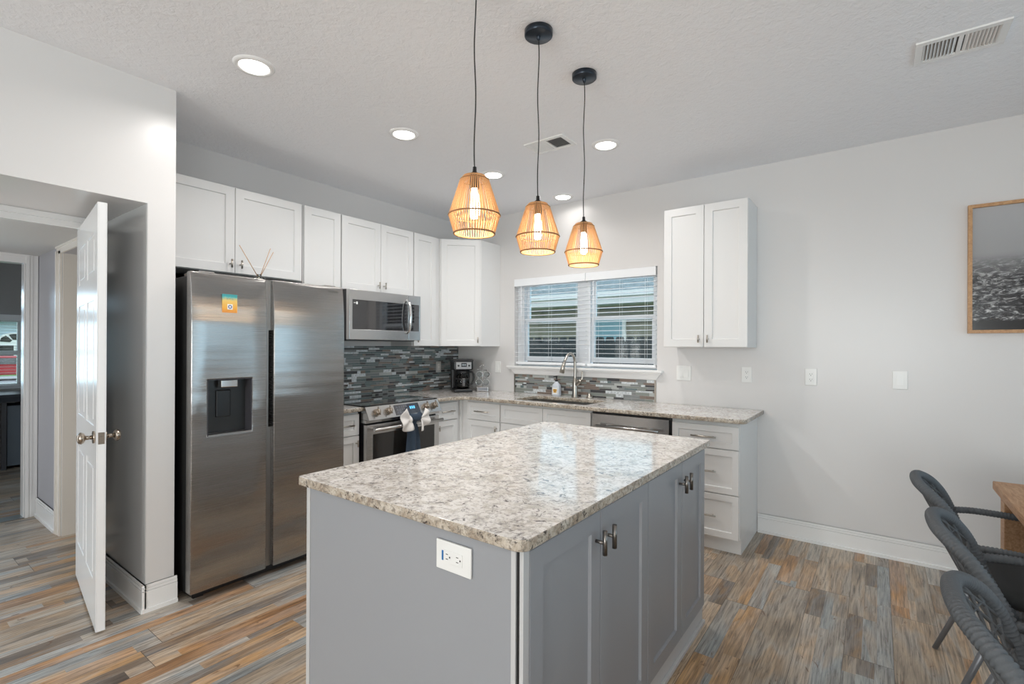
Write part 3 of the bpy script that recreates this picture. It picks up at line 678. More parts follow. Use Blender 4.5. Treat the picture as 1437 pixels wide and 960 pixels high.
# handle channel between the doors
bm = B(); fbox(bm, FL, dA1 + .0005, dB0 - .0005, .048, .888, .785, .815); mk('door_edge', bm, M_steeldark, fr)
bm = B(); fbox(bm, FL, dA1 + .0005, dB0 - .0005, 1.475, fz - .003, .785, .815); mk('door_edge', bm, M_steeldark, fr)
bm = B(); fbox(bm, FL, dA1 + .0005, dB0 - .0005, .889, 1.474, .783, .792); mk('grip_recess', bm, M_black, fr)
bm = B(); fbox(bm, FL, dA1 + .0005, dA1 + .012, .889, 1.474, .793, .842); mk('grip_edge', bm, M_steeldark, fr)
for u in (fy0 + .05, fy1 - .13):
    bm = B(); fbox(bm, FL, u, u + .08, 1.7585, 1.788, .62, .82); mk('hinge_cover', bm, M_steeldark, fr, bevel=.006)
dp = thing_parent = ld
bm = B()
fbox(bm, FL, hy0, hy1, hz0, hz1, .760, .770)                      # back
fbox(bm, FL, hy0, hy0 + .004, hz0, hz1, .770, fx - .002); fbox(bm, FL, hy1 - .004, hy1, hz0, hz1, .770, fx - .002)
fbox(bm, FL, hy0, hy1, hz1 - .004, hz1, .770, fx - .002); fbox(bm, FL, hy0, hy1, hz0, hz0 + .004, .770, fx - .002)
mk('dispenser_recess', bm, mat('dispenser_liner', (.05, .048, .055), .3), fr)
bm = B(); fbox(bm, FL, hy0 + .002, hy1 - .002, hz0 - .003, hz0 + .006, .80, fx + .003); mk('drip_tray', bm, M_steel, fr)
bm = B(); fbox(bm, FL, hy0 + .075, hy0 + .165, hz1 - .048, hz1 - .006, .795, .835); mk('dispenser_nozzle', bm, M_chrome, fr, bevel=.004)
bm = B(); fbox(bm, FL, hy0 + .07, hy0 + .15, hz0 + .09, hz1 - .065, .7705, .785); mk('dispenser_paddle', bm, M_black, fr, bevel=.006)
textmesh('brand_lettering', 'SAMSUNG', .017, FL, fy1 - .075, 1.745, fx - .0150, M_steeldark, rd)
mg = thing('refrigerator_magnet', 'small orange and teal magnet on the left refrigerator door', 'magnet', (fx, -2.80, 1.57))
M_mag = mat('magnet_print', (.8, .45, .1), .4); k = N(M_mag); g = k.n('ShaderNodeNewGeometry'); sp = k.n('ShaderNodeSeparateXYZ'); k.l(g.outputs['Position'], sp.inputs[0])
h_ = k.math('DIVIDE', k.math('SUBTRACT', sp.outputs[2], 1.565), .103); k.base(k.ramp(k.math('ADD', h_, k.math('MULTIPLY', k.noise(k.coord((1, 1, 1), 'World'), 60, 2), .2)), [(.0, (.70, .22, .04)), (.35, (.80, .40, .06)), (.75, (.80, .55, .15)), (.95, (.10, .42, .40)), (1.0, (.05, .33, .35))]))
bm = B(); fbox(bm, FL, -2.842, -2.762, 1.565, 1.668, fx - .0035, fx - .001); mk('card', bm, M_mag, mg)
bm = B(); fbox(bm, FL, -2.815, -2.787, 1.583, 1.613, fx - .001, fx - .0004); bd = mk('badge', bm, M_white, mg)
bm = B(); lathe(bm, [(.0105, 0), (.0105, .0004), (.006, .0004), (.006, 0)], (fx - .0003, -2.801, 1.598), 20, 'x'); mk('badge_ring', bm, mat('badge_blue', (.05, .08, .25), .5), bd)
textmesh('magnet_lettering', '~ ~ ~', .016, FL, -2.802, 1.643, fx - .0008, mat('magnet_brown', (.35, .12, .03), .5), mg)

rdf = thing('reed_diffuser', 'reed diffuser with three thin reeds on top of the refrigerator', 'reed diffuser', (.655, -2.543, 1.759))
bx_, by_ = .655, -2.543
bm = B(); lathe(bm, [(0, .0), (.032, .0), (.034, .006), (.034, .045), (.026, .052), (.014, .056), (.013, .066), (.016, .068), (.010, .068), (.010, .05), (0, .05)], (bx_, by_, 1.7592), 24); mk('bottle', bm, M_clear, rdf)
for (dy, dz) in ((-.125, .19), (.066, .20), (.085, .18)):
    bm = B(); tube(bm, [(bx_, by_ - dy * .05, 1.79), (bx_ + .01, by_ + dy, 1.80 + dz)], .0022, 6); mk('reed', bm, M_reed, rdf)
ds = B(); lathe(ds, [(0, 0), (.05, 0), (.058, .012), (.055, .012), (.047, .004), (0, .004)], (.735, -2.45, 1.7592), 24); tag(mk('small_dish', ds, M_chrome, None, (.735, -2.45, 1.7592)), 'small metal dish on refrigerator top beside the reeds', 'dish')

# ------------------------------------------------------------------ microwave
mw = thing('microwave', 'stainless over-the-range microwave under the two-door cabinet', 'microwave', (.2, -1.337, 1.44))
m0, m1, mz0, mz1 = -1.7165, -.958, 1.432, 1.836
bm = B(); fbox(bm, FL, m0, m1, mz0 + .004, mz1, .010, .375); mk('body', bm, M_black, mw, bevel=.002)
bm = B(); fbox(bm, FL, m0 + .02, m1 - .02, mz0 - .008, mz0 + .004, .05, .36); mk('vent_base', bm, M_dark, mw)
mh = -1.100
wu0, wu1, wv0, wv1 = m0 + .03, mh - .012, 1.515, 1.752
bm = B(); holed(bm, FL, [m0 + .001, wu0, wu1, mh], [mz0, wv0, wv1, mz1 - .002], {(1, 1)}, .376, .42); md = mk('door', bm, M_steel, mw, bevel=.003)
bm = B(); fbox(bm, FL, wu0, wu1, wv0, wv1, .380, .4185); mk('door_window', bm, M_mwglass, md)
bm = B(); fbox(bm, FL, wu0 + .012, wu0 + .03, 1.724, 1.730, .4186, .4190); fbox(bm, FL, wu0 + .034, wu0 + .05, 1.716, 1.738, .4186, .4190); mk('sticker', bm, M_white, md)
bm = B(); holed(bm, FL, [mh + .002, mh + .012, m1 - .018, m1 - .001], [mz0, wv0, wv1, mz1 - .002], {(1, 1)}, .376, .42); cp = mk('control_panel', bm, M_steel, mw, bevel=.003)
bm = B(); fbox(bm, FL, mh + .012, m1 - .018, wv0, wv1, .380, .4185); mk('keypad_glass', bm, M_mwglass, cp)
bm = B(); hp = smoothpath([(.42, mh - .02, 1.495), (.452, mh - .02, 1.53), (.468, mh - .02, 1.64), (.452, mh - .02, 1.755), (.42, mh - .02, 1.79)], 6)
tube(bm, hp, [.011] + [.013] * (len(hp) - 2) + [.011], 12); mk('handle', bm, M_chrome, md)

# ------------------------------------------------------------------ range
rg = thing('range', 'stainless slide-in electric range with glass cooktop', 'range', (.34, -1.35, 0))
r0, r1 = -1.735, -.962
bm = B(); fbox(bm, FL, r0 + .004, r1 - .004, .03, .905, .02, .625); fbox(bm, FL, r0 + .03, r1 - .03, 0, .03, .08, .58); mk('body', bm, M_black, rg)
bm = B(); fbox(bm, FL, r0 - .002, r1 + .002, .9155, .922, .012, .640); mk('cooktop', bm, M_glassblk, rg, bevel=.002)
bm = B()
hexa(bm, [FL.p(*p) for p in ((r0, .815, .60), (r1, .815, .60), (r1, .912, .60), (r0, .912, .60), (r0, .815, .700), (r1, .815, .700), (r1, .914, .648), (r0, .914, .648))]); mk('control_panel', bm, M_steel, rg, bevel=.003)
cpan = rg.children[-1] if rg.children else None
sl = Vector((.700 - .648, 0, .815 - .914)).normalized(); nrm = Vector((-sl.z, 0, sl.x)).normalized()
def onpanel(y, t, h=0): return Vector((.648, y, .914)) + Vector((.052, 0, -.099)) * t + nrm * h
for y in (r0 + .085, r0 + .20, r1 - .175, r1 - .075):
    bm = B(); a_ = onpanel(y, .5, 0); b_ = onpanel(y, .5, .010); tube(bm, [a_, b_], .030, 20); c0 = onpanel(y, .5, .038); tube(bm, [b_, c0], [.024, .021], 20)
    d0 = onpanel(y, .22, .040); d1_ = onpanel(y, .78, .040); tube(bm, [d0, d1_], .006, 8)
    mk('knob', bm, M_bronze, rg)
bm = B(); q = [onpanel(y, t_, h) for h in (.0005, .003) for (y, t_) in ((r0 + .27, .88), (r1 - .245, .88), (r1 - .245, .10), (r0 + .27, .10))]; hexa(bm, q); dsp = mk('display', bm, M_disp, rg)
bm = B(); yc = (r0 + r1) / 2 + .06
for yy in (yc - .02, yc + .0, yc + .02): hexa(bm, [onpanel(y, t_, h) for h in (.0031, .0036) for (y, t_) in ((yy, .52), (yy + .012, .52), (yy + .012, .32), (yy, .32))])
mk('digits', bm, M_led, dsp)
bm = B(); 
for i in range(5):
    for j in range(3): hexa(bm, [onpanel(y, t_, h) for h in (.0031, .0035) for (y, t_) in ((r0 + .29 + i * .024, .32 + j * .2), (r0 + .300 + i * .024, .32 + j * .2), (r0 + .300 + i * .024, .25 + j * .2), (r0 + .29 + i * .024, .25 + j * .2))])
mk('keys', bm, M_graymetal, dsp)
bm = B(); fbox(bm, FL, r0, r1, .790, .813, .60, .664); mk('panel_lip', bm, M_steel, rg)
ov0, ov1 = r0 + .060, r1 - .060
bm = B(); holed(bm, FL, [r0 + .003, ov0, ov1, r1 - .003], [.235, .36, .700, .776], {(1, 1)}, .628, .668); od = mk('oven_door', bm, M_steel, rg, bevel=.003)
bm = B(); fbox(bm, FL, ov0, ov1, .36, .700, .632, .6665); mk('oven_window', bm, M_ovenglass, od)
bm = B(); hzv = .742; tube(bm, [(.722, r0 + .03, hzv), (.722, r1 - .012, hzv)], .013, 14)
for y in (r0 + .07, r1 - .06): tube(bm, [(.668, y, hzv), (.722, y, hzv)], .009, 10)
mk('handle', bm, M_steel, od)
bm = B(); fbox(bm, FL, r0 + .003, r1 - .003, .05, .228, .628, .668); mk('warming_drawer', bm, M_steel, rg, bevel=.003)

# towel on the oven handle
tw = thing('dish_towel', 'navy dish towel with white bows tied on oven handle', 'towel', (.74, -1.36, .74))
ty = -1.345
def sheet(bm, rows, th=.004):
    g = [[bm.verts.new(Vector(p)) for p in r] for r in rows]
    for a_, b_ in zip(g, g[1:]):
        for i in range(len(a_) - 1):
            f_ = face(bm, [a_[i], a_[i + 1], b_[i + 1], b_[i]])
            if f_: f_.smooth = True
bm = B(); rows = []
for i in range(15):
    t_ = i / 14; z = .76 - .40 * t_; wd = .045 + .055 * t_ ** .7; row = []
    for j in range(17):
        s_ = j / 16 * 2 - 1; row.append((.741 + .008 + .012 * t_ * math.cos(s_ * 9) + .006 * math.cos(s_ * 4), ty + .005 + s_ * wd + .02 * t_, z - .015 * abs(s_)))
    rows.append(row)
sheet(bm, rows); o = mk('hanging_tail', bm, M_navy, tw, recalc=False); so = o.modifiers.new('s', 'SOLIDIFY'); so.thickness = .004
bm = B()
bp = smoothpath([(.735, ty - .075, .80), (.768, ty - .03, .806), (.772, ty + .03, .802), (.738, ty + .085, .806)], 5)
tube(bm, bp, [.026] * len(bp), 14); 
for v_ in bm.verts: v_.co.z = .803 + (v_.co.z - .803) * 1.25
tube(bm, smoothpath([(.755, ty, .80), (.75, ty + .005, .77), (.735, ty + .005, .74)], 4), .028, 12)
mk('band', bm, M_navy, tw)
def bow(pivot, ang0, ang1, ln, name='bow'):
    # rippled fan of cloth spreading from the knot in the plane of the oven door
    bm = B(); rows = []; P0 = Vector(pivot); n = 18
    for i in range(9):
        r = i / 8; row = []
        for j in range(n + 1):
            s_ = j / n; a = ang0 + (ang1 - ang0) * s_; rr_ = .008 + ln * r * (1 - .18 * math.sin(s_ * 5.2) ** 2)
            row.append(P0 + Vector((.010 + .020 * r * math.sin(s_ * 15 + 1) + .008 * math.sin(math.pi * r), math.cos(a) * rr_, math.sin(a) * rr_)))
        rows.append(row)
    sheet(bm, rows); o = mk(name, bm, M_whitecloth, tw, recalc=False); so = o.modifiers.new('s', 'SOLIDIFY'); so.thickness = .005; return o
bow((.768, ty - .055, .795), math.radians(120), math.radians(300), .098)
bow((.768, ty + .060, .795), math.radians(-95), math.radians(55), .098)
bm = B(); tube(bm, smoothpath([(.775, ty - .064, .82), (.792, ty - .056, .795), (.776, ty - .050, .77)], 5), .013, 12); mk('knot', bm, M_whitecloth, tw)

# ------------------------------------------------------------------ dishwasher
dw = thing('dishwasher', 'stainless dishwasher between sink cabinet and drawer cabinet', 'dishwasher', (2.29, -.3, 0))
bm = B(); fbox(bm, FB, 1.976, 2.603, .105, BT - .002, .01, .575); fbox(bm, FB, 1.98, 2.60, 0, .105, .01, .54); mk('body', bm, M_black, dw)
bm = B(); fbox(bm, FB, 1.981, 2.588, .125, .862, .577, .605); dd = mk('door', bm, M_steel, dw, bevel=.003)
bm = B(); tube(bm, [(2.04, -.648, .778), (2.53, -.648, .778)], .010, 12)
for x in (2.12, 2.45): tube(bm, [(x, -.605, .782), (x, -.648, .778)], .010, 10)
mk('handle', bm, M_steel, dd)

# ------------------------------------------------------------------ faucet, soap, dish
fc = thing('faucet', 'brushed nickel gooseneck faucet behind the sink', 'faucet', (1.545, -.095, .914))
bm = B(); lathe(bm, [(0, 0), (.030, 0), (.030, .008), (.025, .02), (.023, .09), (.024, .135), (.018, .16), (.0125, .18)], (1.545, -.095, .9142), 24); mk('base', bm, M_nickel, fc)
bm = B(); P = smoothpath([(1.545, -.095, 1.08), (1.545, -.095, 1.20), (1.543, -.105, 1.275), (1.535, -.145, 1.318), (1.525, -.195, 1.305), (1.517, -.235, 1.25)], 7); tube(bm, P, .0125, 16); mk('spout', bm, M_nickel, fc)
bm = B(); P = [(1.517, -.235, 1.25), (1.513, -.255, 1.20), (1.509, -.270, 1.15)]; tube(bm, P, [.0135, .019, .022], 18); tube(bm, [P[-1], (1.5085, -.2715, 1.145)], [.020, .020], 18); mk('spray_head', bm, M_nickel, fc)
bm = B(); tube(bm, smoothpath([(1.555, -.095, 1.035), (1.585, -.098, 1.06), (1.612, -.10, 1.075)], 4), [.020] * 4 + [.018] * 4 + [.017], 14)
tube(bm, smoothpath([(1.612, -.10, 1.072), (1.622, -.10, 1.10), (1.618, -.095, 1.16)], 4), [.012] * 4 + [.009] * 4 + [.006], 12); mk('lever', bm, M_nickel, fc)
sp_ = thing('soap_bottle', 'clear soap pump bottle with butterfly label behind the sink', 'soap bottle', (1.335, -.075, .9142))
cx_, cy_ = 1.335, -.075
bm = B()
def rr(z, wx, wy, r, n=5):
    pts = []
    for (sx, sy, a0) in ((1, 1, 0), (-1, 1, 90), (-1, -1, 180), (1, -1, 270)):
        for i in range(n): a = math.radians(a0 + 90 * i / (n - 1)); pts.append(bm.verts.new((cx_ + sx * (wx - r) + r * math.cos(a), cy_ + sy * (wy - r) + r * math.sin(a), z)))
    return pts
rings = [rr(.9145, .038, .024, .012), rr(.93, .042, .027, .014), rr(1.00, .040, .026, .014), rr(1.022, .036, .024, .014), rr(1.045, .016, .015, .0149), rr(1.052, .014, .014, .0139)]
face(bm, rings[0][::-1]); face(bm, rings[-1])
for A_, B_ in zip(rings, rings[1:]):
    for i in range(len(A_)):
        f_ = face(bm, [A_[i], A_[(i + 1) % len(A_)], B_[(i + 1) % len(B_)], B_[i]])
        if f_: f_.smooth = True
mk('bottle', bm, mat('pearly_soap', (.62, .66, .72), .15, 0, .6), sp_)
bm = B(); lathe(bm, [(0, 0), (.015, 0), (.015, .014), (.007, .018), (.006, .045), (.012, .047), (.012, .055), (0, .056)], (cx_, cy_, 1.052), 18); tube(bm, [(cx_, cy_, 1.102), (cx_ - .012, cy_ - .034, 1.098)], .0045, 8); mk('pump', bm, M_black, sp_)
bm = B(); fbox(bm, FB, cx_ - .028, cx_ + .028, .935, .995, -cy_ + .0275, -cy_ + .0285); lb = mk('label_panel', bm, M_white, sp_)
bm = B()
for (du, dv, ru, rv) in ((-.010, .972, .012, .010), (.010, .972, .012, .010), (-.008, .955, .009, .008), (.008, .955, .009, .008)):
    P = [FB.p(cx_ + du + ru * math.cos(2 * math.pi * i / 14), dv + rv * math.sin(2 * math.pi * i / 14), -cy_ + .0290) for i in range(14)]; face(bm, [bm.verts.new(p) for p in P])
mk('butterfly_mark', bm, mat('butterfly_orange', (.65, .35, .05), .5), lb)
bm = B(); fbox(bm, FB, cx_ - .0012, cx_ + .0012, .948, .982, -cy_ + .0290, -cy_ + .0296); mk('butterfly_body', bm, M_black, lb)
bm = B(); lathe(bm, [(0, 0), (.028, 0), (.032, .006), (.026, .02), (.012, .028), (.010, .042), (0, .044)], (1.675, -.055, .9142), 20); tag(mk('sink_stopper', bm, M_nickel, None, (1.675, -.055, .9142)), 'small metal stopper on the counter right of faucet', 'stopper')

# ------------------------------------------------------------------ coffee maker
cm = thing('coffee_maker', 'black drip coffee maker with glass carafe in the counter corner', 'coffee maker', (.33, -.30, .9142))
ca = math.radians(-36)                                        # faces the room diagonally
u_ = Vector((math.cos(ca + math.pi / 2 - math.radians(0)), math.sin(ca + math.pi / 2), 0)); wv_ = Vector((math.cos(ca), math.sin(ca), 0))
FC = Fr((.33, -.30, .9145), u_, wv_)
bm = B(); fbox(bm, FC, -.095, .095, 0, .035, -.12, .11); mk('base', bm, M_black, cm, bevel=.012)
bm = B(); fbox(bm, FC, -.095, .095, .03, .25, -.12, -.035); mk('reservoir', bm, M_black, cm, bevel=.012)
bm = B(); fbox(bm, FC, -.10, .10, .222, .318, -.12, .10); mk('brew_head', bm, M_black, cm, bevel=.018)
bm = B(); fbox(bm, FC, -.105, .105, .310, .335, -.125, .095); mk('lid', bm, M_black, cm, bevel=.010)
bm = B(); fbox(bm, FC, -.078, .078, .236, .305, .100, .103); fp = mk('front_panel', bm, mat('silver_plastic', (.38, .38, .38), .45, .3), cm, bevel=.001)
bm = B(); fbox(bm, FC, -.026, .030, .258, .298, .103, .105); cdp = mk('clock_display', bm, M_black, fp)
bm = B()
for i in range(4): fbox(bm, FC, -.018 + i * .011, -.011 + i * .011, .270, .287, .1051, .1055)
mk('clock_digits', bm, mat('grey_lcd', (.35, .40, .42), .5), fp)
for du in (-.055, .055):
    bm = B(); c_ = FC.p(du, .270, .103); tube(bm, [c_, c_ + wv_ * .006], .010, 14); mk('button', bm, M_black, fp)
cc = FC.p(0, .038, .035)
bm = B(); lathe(bm, [(0, 0), (.060, 0), (.068, .02), (.070, .07), (.060, .12), (.048, .150), (.050, .160)], cc, 28); mk('carafe', bm, M_smoke, cm)
bm = B(); lathe(bm, [(.051, .155), (.053, .165), (.05, .178), (0, .180)], cc, 28); lathe(bm, [(.0695, .088), (.0705, .088), (.0675, .104), (.0665, .104)], cc, 28); mk('carafe_lid', bm, M_black, cm)
bm = B(); P = smoothpath([cc + u_ * .050 + Vector((0, 0, .165)), cc + u_ * .105 + Vector((0, 0, .160)), cc + u_ * .118 + Vector((0, 0, .10)), cc + u_ * .100 + Vector((0, 0, .045)), cc + u_ * .066 + Vector((0, 0, .035))], 5); tube(bm, P, .010, 10); mk('carafe_handle', bm, M_black, cm)
bm = B()
for i in range(6): 
    p = cc + wv_ * .0705 + Vector((0, 0, .03 + i * .014)); hexa(bm, [p + u_ * a_ + Vector((0, 0, b_)) + wv_ * c0 for c0 in (-.002, .0012) for a_, b_ in ((-.012, 0), (.012, 0), (.012, .002), (-.012, .002))])
mk('level_marks', bm, M_white, cm)

# mug stand with hanging glass mugs
ms = thing('mug_stand', 'chrome wire mug stand with drawer base beside the coffee maker', 'mug stand', (.47, -.13, .9142))
mx_, my_ = .47, -.13
dg_ = math.radians(-52); U2 = Vector((-math.sin(dg_), math.cos(dg_), 0)); W2 = Vector((math.cos(dg_), math.sin(dg_), 0)); FM = Fr((mx_, my_, .9145), U2, W2)
bm = B(); fbox(bm, FM, -.058, .058, .002, .050, -.055, .055); mk('drawer_base', bm, M_chrome, ms, bevel=.003)
bm = B(); fbox(bm, FM, -.050, .050, .010, .042, .055, .058); mk('drawer_front', bm, M_graymetal, ms)
bm = B(); tube(bm, [FM.p(0, .05, 0), FM.p(0, .25, 0)], .004, 8)
for v in (.125, .215):
    for s_ in (-1, 1): tube(bm, [FM.p(0, v, 0), FM.p(s_ * .055, v + .012, .03)], .0025, 6)
tube(bm, smoothpath([FM.p(-.03, .25, 0), FM.p(0, .275, 0), FM.p(.03, .25, 0)], 5), .003, 6)
mk('wire_frame', bm, M_chrome, ms)
mug0 = thing('glass_mug', 'x', 'mug', (0, 0, 0), 'clear glass mugs hanging on the stand')
bm = B(); lathe(bm, [(0, 0), (.026, .001), (.030, .008), (.033, .065), (.031, .065), (.028, .010), (0, .006)], (0, 0, 0), 22, 'x'); mk('cup', bm, M_clear, mug0)
bm = B(); lathe(bm, [(.031, .064), (.0335, .064), (.0335, .0675), (.031, .0675)], (0, 0, 0), 22, 'x'); mk('rim', bm, mat('mug_rim_glass', (.75, .76, .76), .1), mug0)
bm = B(); tube(bm, smoothpath([(.052, 0, .032), (.046, 0, .0425), (.024, 0, .0425), (.016, 0, .031)], 5), .0035, 8); mk('mug_handle', bm, M_clear, mug0)
mugs = [(-.034, .098, .012, 'lower left glass mug on the chrome stand'), (.036, .098, .012, 'lower right glass mug on the chrome stand'),
        (-.034, .178, .008, 'upper left glass mug on the chrome stand'), (.036, .178, .008, 'upper right glass mug on the chrome stand')]
for i, (u, v, w_, lb_) in enumerate(mugs):
    p = FM.p(u, v, w_ - .005); ang = dg_ + .05 * (i - 1)
    if i == 0: mug0.location = p; mug0.rotation_euler = (0, 0, ang); mug0['label'] = lb_
    else: dup(mug0, p, lb_, ang)

# ------------------------------------------------------------------ outlets and switches
def plate(F, u, v, kind, label, cat, w=.0715, h=.118, w0=.0008, horiz=False, m=None):
    t = thing('wall_outlet' if 'outlet' in cat else 'light_switch', label, cat, F.p(u, v, w0))
    def fb(bm, a, b, c_, d_, e, f_, mi=0):
        if horiz: fbox(bm, F, u - d_, u - c_, v + a, v + b, w0 + e, w0 + f_, mi)
        else: fbox(bm, F, u + a, u + b, v + c_, v + d_, w0 + e, w0 + f_, mi)
    bm = B(); fb(bm, -w / 2, w / 2, -h / 2, h / 2, 0, .0065); mk('plate', bm, m or M_white, t, bevel=.002)
    n = 2 if kind == 'double_switch' else 1
    for i in range(n):
        o_ = (i - (n - 1) / 2) * .046
        bm = B()
        if 'switch' in kind:
            hexa(bm, [F.p(u + o_ + a, v + b, w0 + c_) for c_, bb in ((.006, 0), (1, 1)) for a, b in ((-.0165, -.033), (.0165, -.033), (.0165, .033), (-.0165, .033))] if False else
                 [F.p(u + o_ - .0165, v - .033, w0 + .0065), F.p(u + o_ + .0165, v - .033, w0 + .0065), F.p(u + o_ + .0165, v + .033, w0 + .0065), F.p(u + o_ - .0165, v + .033, w0 + .0065),
                  F.p(u + o_ - .0165, v - .033, w0 + .0115), F.p(u + o_ + .0165, v - .033, w0 + .0115), F.p(u + o_ + .0165, v + .033, w0 + .0075), F.p(u + o_ - .0165, v + .033, w0 + .0075)]); mk('rocker', bm, M_white, t)
        else:
            fb(bm, -.017, .017, -.034, .034, .0065, .0085); rs = mk('receptacle', bm, M_white, t, bevel=.001)
            bm = B()
            for s_ in (-1, 1):
                c_ = s_ * .019
                fb(bm, -.0075, -.0055, c_ - .002, c_ + .006, .0085, .0088); fb(bm, .0055, .0075, c_ - .002, c_ + .006, .0085, .0088); fb(bm, -.0022, .0022, c_ - .0105, c_ - .0062, .0085, .0088)
            mk('slots', bm, M_gap, t)
            if kind == 'gfci_blue':
                bm = B(); fb(bm, -.013, .013, .0355, .0405, .0065, .0085); mk('blue_sticker', bm, mat('blue_tape', (.02, .16, .42), .4), t, bevel=0)
    return t
plate(FB, .572, 1.166, 'switch', 'single white rocker switch beneath the corner cabinet, left of the window', 'switch')
plate(FB, 2.506, 1.170, 'double_switch', 'white double rocker switch right of the sink window', 'switch', w=.117)
plate(FB, 2.980, 1.175, 'outlet', 'white wall outlet below the right upper cabinet', 'outlet')
plate(FB, 3.400, 1.175, 'outlet', 'white wall outlet on the open wall right of the cabinets', 'outlet')
plate(FB, 3.898, 1.174, 'switch', 'single white rocker switch near the framed seascape', 'switch', w=.078)
plate(FL, -.318, 1.160, 'outlet', 'pale outlet on the mosaic backsplash beside the coffee maker', 'outlet', w0=.0092, m=mat('almond_plate', (.55, .56, .55), .3))
plate(Fr((0, -3.1065, 0), (1, 0, 0), (0, -1, 0)), 2.862, .810, 'gfci_blue', 'white outlet with blue mark on the grey island end', 'outlet', w=.080, h=.127, horiz=True)

# ------------------------------------------------------------------ island
IX0, IX1, IY0, IY1 = 2.142, 3.064, -3.105, -1.520
isl = thing('kitchen_island', 'grey painted kitchen island with shaker doors in the foreground', 'kitchen island', (2.6, -2.3, 0))
bm = B(); box(bm, IX0 + .012, IX1, IY0 + .014, IY1, 0, BT - .001); mk('body', bm, M_isl, isl)
bm = B(); box(bm, IX0 + .022, IX1 - .0, IY0, IY0 + .013, 0, BT - .001); mk('end_panel', bm, M_isl, isl)
for a in ((IX0, IX0 + .020, IY0 - .002, IY1), (IX1 - .012, IX1 + .002, IY0 - .003, IY0 + .012), (IX1 + .009, IX1 + .021, IY0 + .004, IY0 + .030)): bm = B(); box(bm, *a, 0, BT - .001); mk('corner_trim', bm, M_isledge, isl, bevel=.001)
bm = B(); box(bm, IX1 + .0025, IX1 + .0085, IY0 + .002, IY0 + .020, 0, BT - .001); mk('corner_gap', bm, M_gap, isl)
bm = B(); box(bm, IX1, IX1 + .012, IY0 + .02, IY1, 0, .085); box(bm, IX1 + .012, IX1 + .026, IY0 + .02, IY1, 0, .018); mk('toe_board', bm, M_isledge, isl, bevel=.002)
FI = Fr((IX1, 0, 0), (0, 1, 0), (1, 0, 0))
for (a, b, kn) in ((-3.072, -2.682, 'R'), (-2.678, -2.282, 'L'), (-2.278, -1.882, 'R'), (-1.878, -1.524, 'L')):
    bm = B(); shaker(bm, FI, a, b, .092, .872, .001, .021, .060, .010); dr = mk('door', bm, M_isl, isl)
    u = b - .032 if kn == 'R' else a + .032
    bm = B(); tube(bm, [FI.p(u, .785, .021), FI.p(u, .785, .048)], .0055, 12); tube(bm, [FI.p(u, .748, .052), FI.p(u, .822, .052)], .0075, 14); mk('handle', bm, mat('dark_nickel', (.24, .22, .20), .3, 1) if 'dark_nickel' not in bpy.data.materials else bpy.data.materials['dark_nickel'], dr)
r_ = .022; ix0, ix1, iy0, iy1 = 2.108, 3.103, -3.126, -1.480
slab('island_countertop', [rc(ix0 + .018, iy0 + .018, .018, 180, 270) + rc(ix1 - .035, iy0 + .035, .035, -90, 0) + rc(ix1 - .018, iy1 - .018, .018, 0, 90) + rc(ix0 + .018, iy1 - .018, .018, 90, 180)], BT, .914, (2.6, -2.3, BT), 'large speckled granite slab on top of the island', 'countertop')

# ------------------------------------------------------------------ open door
dr = thing('door_1', 'white six-panel door standing open beside the hallway pier', 'door', (-.045, -3.252, .012)); dr['kind'] = 'structure'
hin = Vector((-.045, -3.234, 0)); lat = Vector((.806, -3.343, 0)); dU = (lat - hin); DW = dU.length; dU.normalize(); dW = Vector((dU.y, -dU.x, 0))
FDo = Fr(hin, dU, dW); TH = .036
st = .105; cm_ = DW / 2
us = [0, st, cm_ - .05, cm_ + .05, DW - st, DW]; vs = [.014, .235, .80, .985, 1.60, 1.72, 1.93, 2.062]
bm = B(); fbox(bm, FDo, 0, DW, vs[0], vs[-1], .004, TH - .004)
for w0, w1 in ((0, .004), (TH - .004, TH)):
    holed(bm, FDo, us, vs, {(i, j) for i in (1, 3) for j in (1, 3, 5)}, w0, w1)
for i in (1, 3):
    for j in (1, 3, 5):
        for s_ in (0, 1):
            w0, w1 = ((TH - .004, TH - .0005) if s_ else (.0005, .004)); fbox(bm, FDo, us[i] + .028, us[i + 1] - .028, vs[j] + .028, vs[j + 1] - .028, w0, w1)
mk('door_slab', bm, M_door, dr, bevel=.0015)
for s_ in (0, 1):
    bm = B(); w0 = TH if s_ else 0; sg = 1 if s_ else -1; c0 = FDo.p(DW - .062, .935, w0)
    tube(bm, [c0, c0 + dW * .008 * sg], .030, 24); tube(bm, [c0 + dW * .008 * sg, c0 + dW * .04 * sg], .010, 14)
    tube(bm, [c0 + dW * (.034 + d_) * sg for d_ in (0, .006, .016, .026, .032)], [.014, .024, .029, .024, .010], 22); mk('door_knob', bm, M_bronze, dr)
bm = B(); fbox(bm, FDo, DW, DW + .001, .907, .963, .006, TH - .006); q_ = FDo.p(DW, .935, TH / 2); tube(bm, [q_, q_ + dU * .008], .009, 12); mk('latch_plate', bm, M_bronze, dr)

